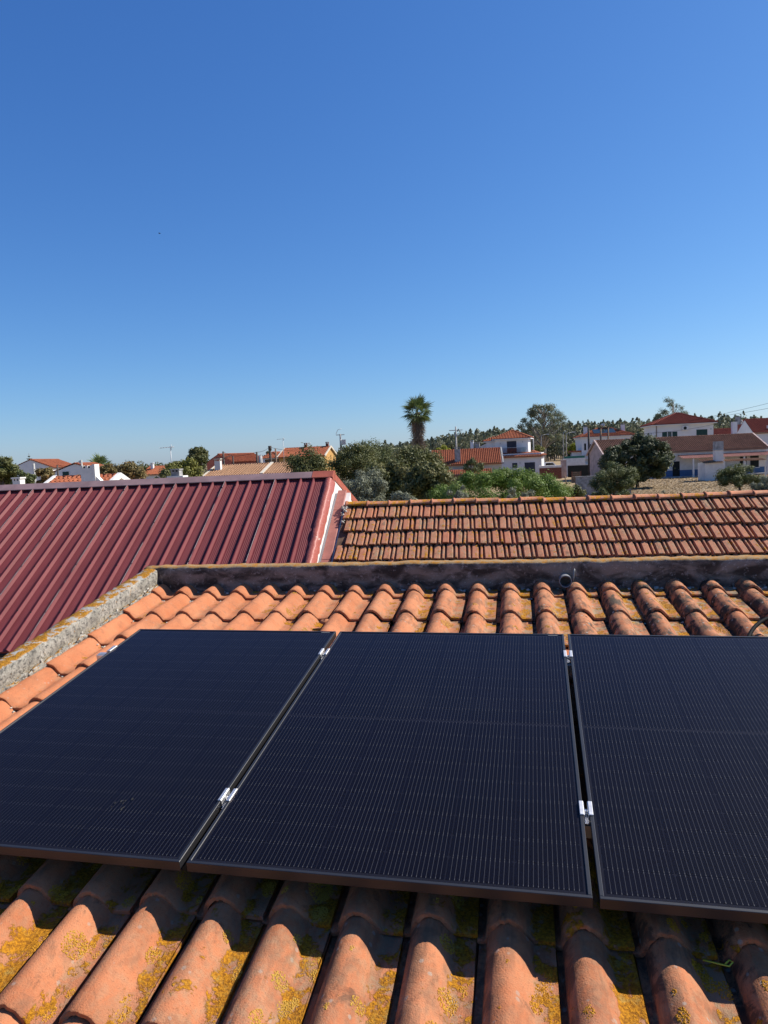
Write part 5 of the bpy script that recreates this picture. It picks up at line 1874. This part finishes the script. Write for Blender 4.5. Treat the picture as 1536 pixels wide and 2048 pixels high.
# far low hedge line on the left horizon
Pq, Nq = [], []
for px in np.arange(-60, 700, 5.0):
    D = 330 + rs.uniform(-20, 20); p = ground_at(px, D)
    zt = zpx(px, np.interp(px, [-60, 100, 300, 500, 700], [937, 934, 928, 914, 900]) + rs.normal(0, 2.5), D)
    n = 90
    t = rs.random(n); a = rs.uniform(0, 2 * math.pi, n); k = 2.6 * np.sqrt(1 - t * .8) * rs.random(n) ** .4
    Pq.append(np.stack([p.x + k * np.cos(a), p.y + k * np.sin(a), zt * t], 1))
    d = rs.normal(size=(n, 3)); Nq.append(d / np.linalg.norm(d, axis=1)[:, None])
q, f = leaf_quads(np.concatenate(Pq), np.concatenate(Nq), .9, rs, .6)
hl = link('distant_trees', np_mesh('distant_trees', q, f, M['forest'])); tag(hl, 'low line of distant trees behind the left houses', 'wood', kind='stuff')


# palms
def fan_frond(nb, L, droop, seed):
    """fan leaf: petiole then blades spreading; grows along +x, curving down"""
    rs2 = np.random.default_rng(seed)
    V, F = [], []
    pl = L * .45
    def curve(s):
        return (s, -droop * s * s / L)
    for k in range(3):
        x0, z0_ = curve(pl * k / 3); x1, z1 = curve(pl * (k + 1) / 3)
        b = len(V); V += [(x0, -.03, z0_), (x0, .03, z0_), (x1, .03, z1), (x1, -.03, z1)]; F.append((b, b + 1, b + 2, b + 3))
    hx, hz = curve(pl)
    for i in range(nb):
        a = (i / (nb - 1) - .5) * R(200)
        bl = L * .62 * (1 - .25 * abs(a) / R(100)) * rs2.uniform(.85, 1.1)
        dx, dy = math.cos(a), math.sin(a)
        px_, py_ = -dy, dx
        wd = .055 * L * .5
        m1 = (hx + dx * bl * .55, dy * bl * .55, hz - droop * .10 * bl)
        t1 = (hx + dx * bl, dy * bl, hz - droop * .55 * bl)
        b = len(V)
        V += [(hx, 0, hz), (m1[0] + px_ * wd, m1[1] + py_ * wd, m1[2] - .03), (m1[0] - px_ * wd, m1[1] - py_ * wd, m1[2] + .03), t1]
        F += [(b, b + 1, b + 3, b + 2)]
    return V, F


def palm(px, y_top, D, label, L, n_green, n_dead, trunk_r, skirt, seed, small=False):
    rs = np.random.default_rng(seed)
    b = ground_at(px, D); zt = zpx(px, y_top, D) - L * .85
    e = empty('palm_tree', Matrix.Translation(b), label, 'palm')
    MB().tube([(0, 0, 0), (.1, 0, zt * .5), (0, 0, zt)], [trunk_r * 1.15, trunk_r, trunk_r * .8], 10).build('trunk', M['palm_dead'], e)
    gm_ = []
    for s in range(3):
        V, F = fan_frond(13, L, .35, seed + s)
        me = bpy.data.meshes.new('frond'); me.from_pydata(V, [], F); me.materials.append(M['palm']); me.update(); gm_.append(me)
    dm_ = []
    for s in range(3):
        V, F = fan_frond(11, L * .9, .25, seed + 10 + s)
        me = bpy.data.meshes.new('dead_frond'); me.from_pydata(V, [], F); me.materials.append(M['palm_dead']); me.update(); dm_.append(me)
    for i in range(n_green):
        el = R(85) - R(125) * (i / n_green) ** .9 + R(rs.normal() * 7)
        az = i * 2.399963 + rs.normal() * .2
        MM = Matrix.Translation((0, 0, zt + rs.uniform(-.2, .3))) @ Matrix.Rotation(az, 4, 'Z') @ Matrix.Rotation(-el, 4, 'Y') @ Matrix.Rotation(rs.normal() * .5, 4, 'X') @ Matrix.Scale(rs.uniform(.85, 1.12), 4)
        link('frond', gm_[i % 3], e, MM)
    for i in range(n_dead):
        t = i / max(1, n_dead)
        el = R(-58 - 26 * t + rs.normal() * 6)
        az = i * 2.399963 + rs.normal() * .3
        MM = Matrix.Translation((0, 0, zt - .2 - skirt * t)) @ Matrix.Rotation(az, 4, 'Z') @ Matrix.Rotation(-el, 4, 'Y') @ Matrix.Rotation(rs.normal() * .6, 4, 'X') @ Matrix.Scale(rs.uniform(.75, 1.05), 4)
        link('dead_frond', dm_[i % 3], e, MM)


palm(838, 796, 125, 'tall fan palm with shaggy dead frond skirt rising above the oaks', 3.0, 60, 110, .55, 6.2, 91)
palm(197, 911, 95, 'small palm right of the pole with insulator box', 1.9, 34, 14, .3, 1.2, 95)


# Norfolk pine
def norfolk(px, y_top, D, label):
    rs = np.random.default_rng(5)
    b = ground_at(px, D); zt = zpx(px, y_top, D)
    e = empty('norfolk_pine', Matrix.Translation(b), label, 'tree')
    MB().tube([(0, 0, 0), (0, 0, zt)], [.2, .03], 6).build('trunk', M['bark'], e)
    mb = MB()
    nt = 11
    for t in range(nt):
        z = zt - .5 - (zt - 2.0) * (t / nt) ** 1.05; Lb = .25 + 2.1 * (t / nt) ** .8
        for k in range(7):
            a = k * 2 * math.pi / 7 + t * .4
            d = Vector((math.cos(a), math.sin(a), 0)); s = Vector((-d.y, d.x, 0))
            w_ = .16 + .05 * t / nt
            p0_ = Vector((0, 0, z)); p1_ = d * Lb + Vector((0, 0, z + Lb * .12))
            pm_ = d * Lb * .55 + Vector((0, 0, z - .02))
            mb.add([p0_, pm_ + s * w_ + Vector((0, 0, .06)), p1_, pm_ - s * w_ + Vector((0, 0, .06)), pm_ - Vector((0, 0, .14))], [(0, 1, 4), (1, 2, 4), (2, 3, 4), (3, 0, 4), (0, 3, 2, 1)])
    mb.build('crown', M['oak'], e)


norfolk(57, 907, 130, 'tiered Norfolk pine beyond the white gabled house at the left')

# straw on the dry yard
rs = np.random.default_rng(99)
n = 30000
D_ = 34 + 56 * rs.random(n)
pxs = rs.uniform(1180, 1640, n)
P = np.empty((n, 3))
dx = (pxs - 768) / FPX
P[:, 0] = dx * D_; P[:, 1] = D_; P[:, 2] = .03 + .03 * rs.random(n)
Nn = rs.normal(size=(n, 3)); Nn[:, 2] = np.abs(Nn[:, 2]) + 2.2; Nn /= np.linalg.norm(Nn, axis=1)[:, None]
q, f = leaf_quads(P, Nn, .3, rs, .3)
st = link('dry_grass', np_mesh('dry_grass', q, f, M['straw'])); tag(st, 'dry cut straw over the yard in front of the long house', 'grass', kind='stuff')

# a bird high in the sky
bp_ = at(319, 467, 95)
e = empty('bird', Matrix.Translation(bp_), 'tiny dark bird high in the blue sky', 'bird')
MB().tube([(-.14, 0, 0), (-.05, 0, .01), (.06, 0, .01), (.13, 0, .02), (.17, 0, .015)], [.012, .04, .045, .028, .004], 8).build('body', M['bird'], e)
for s_ in (-1, 1):
    MB().add([(-.05, s_ * .03, .02), (.06, s_ * .03, .02), (.04, s_ * .16, .06), (-.03, s_ * .3, .03), (-.07, s_ * .16, .05)], [(0, 1, 2, 4), (4, 2, 3)]).build('wing', M['bird'], e)
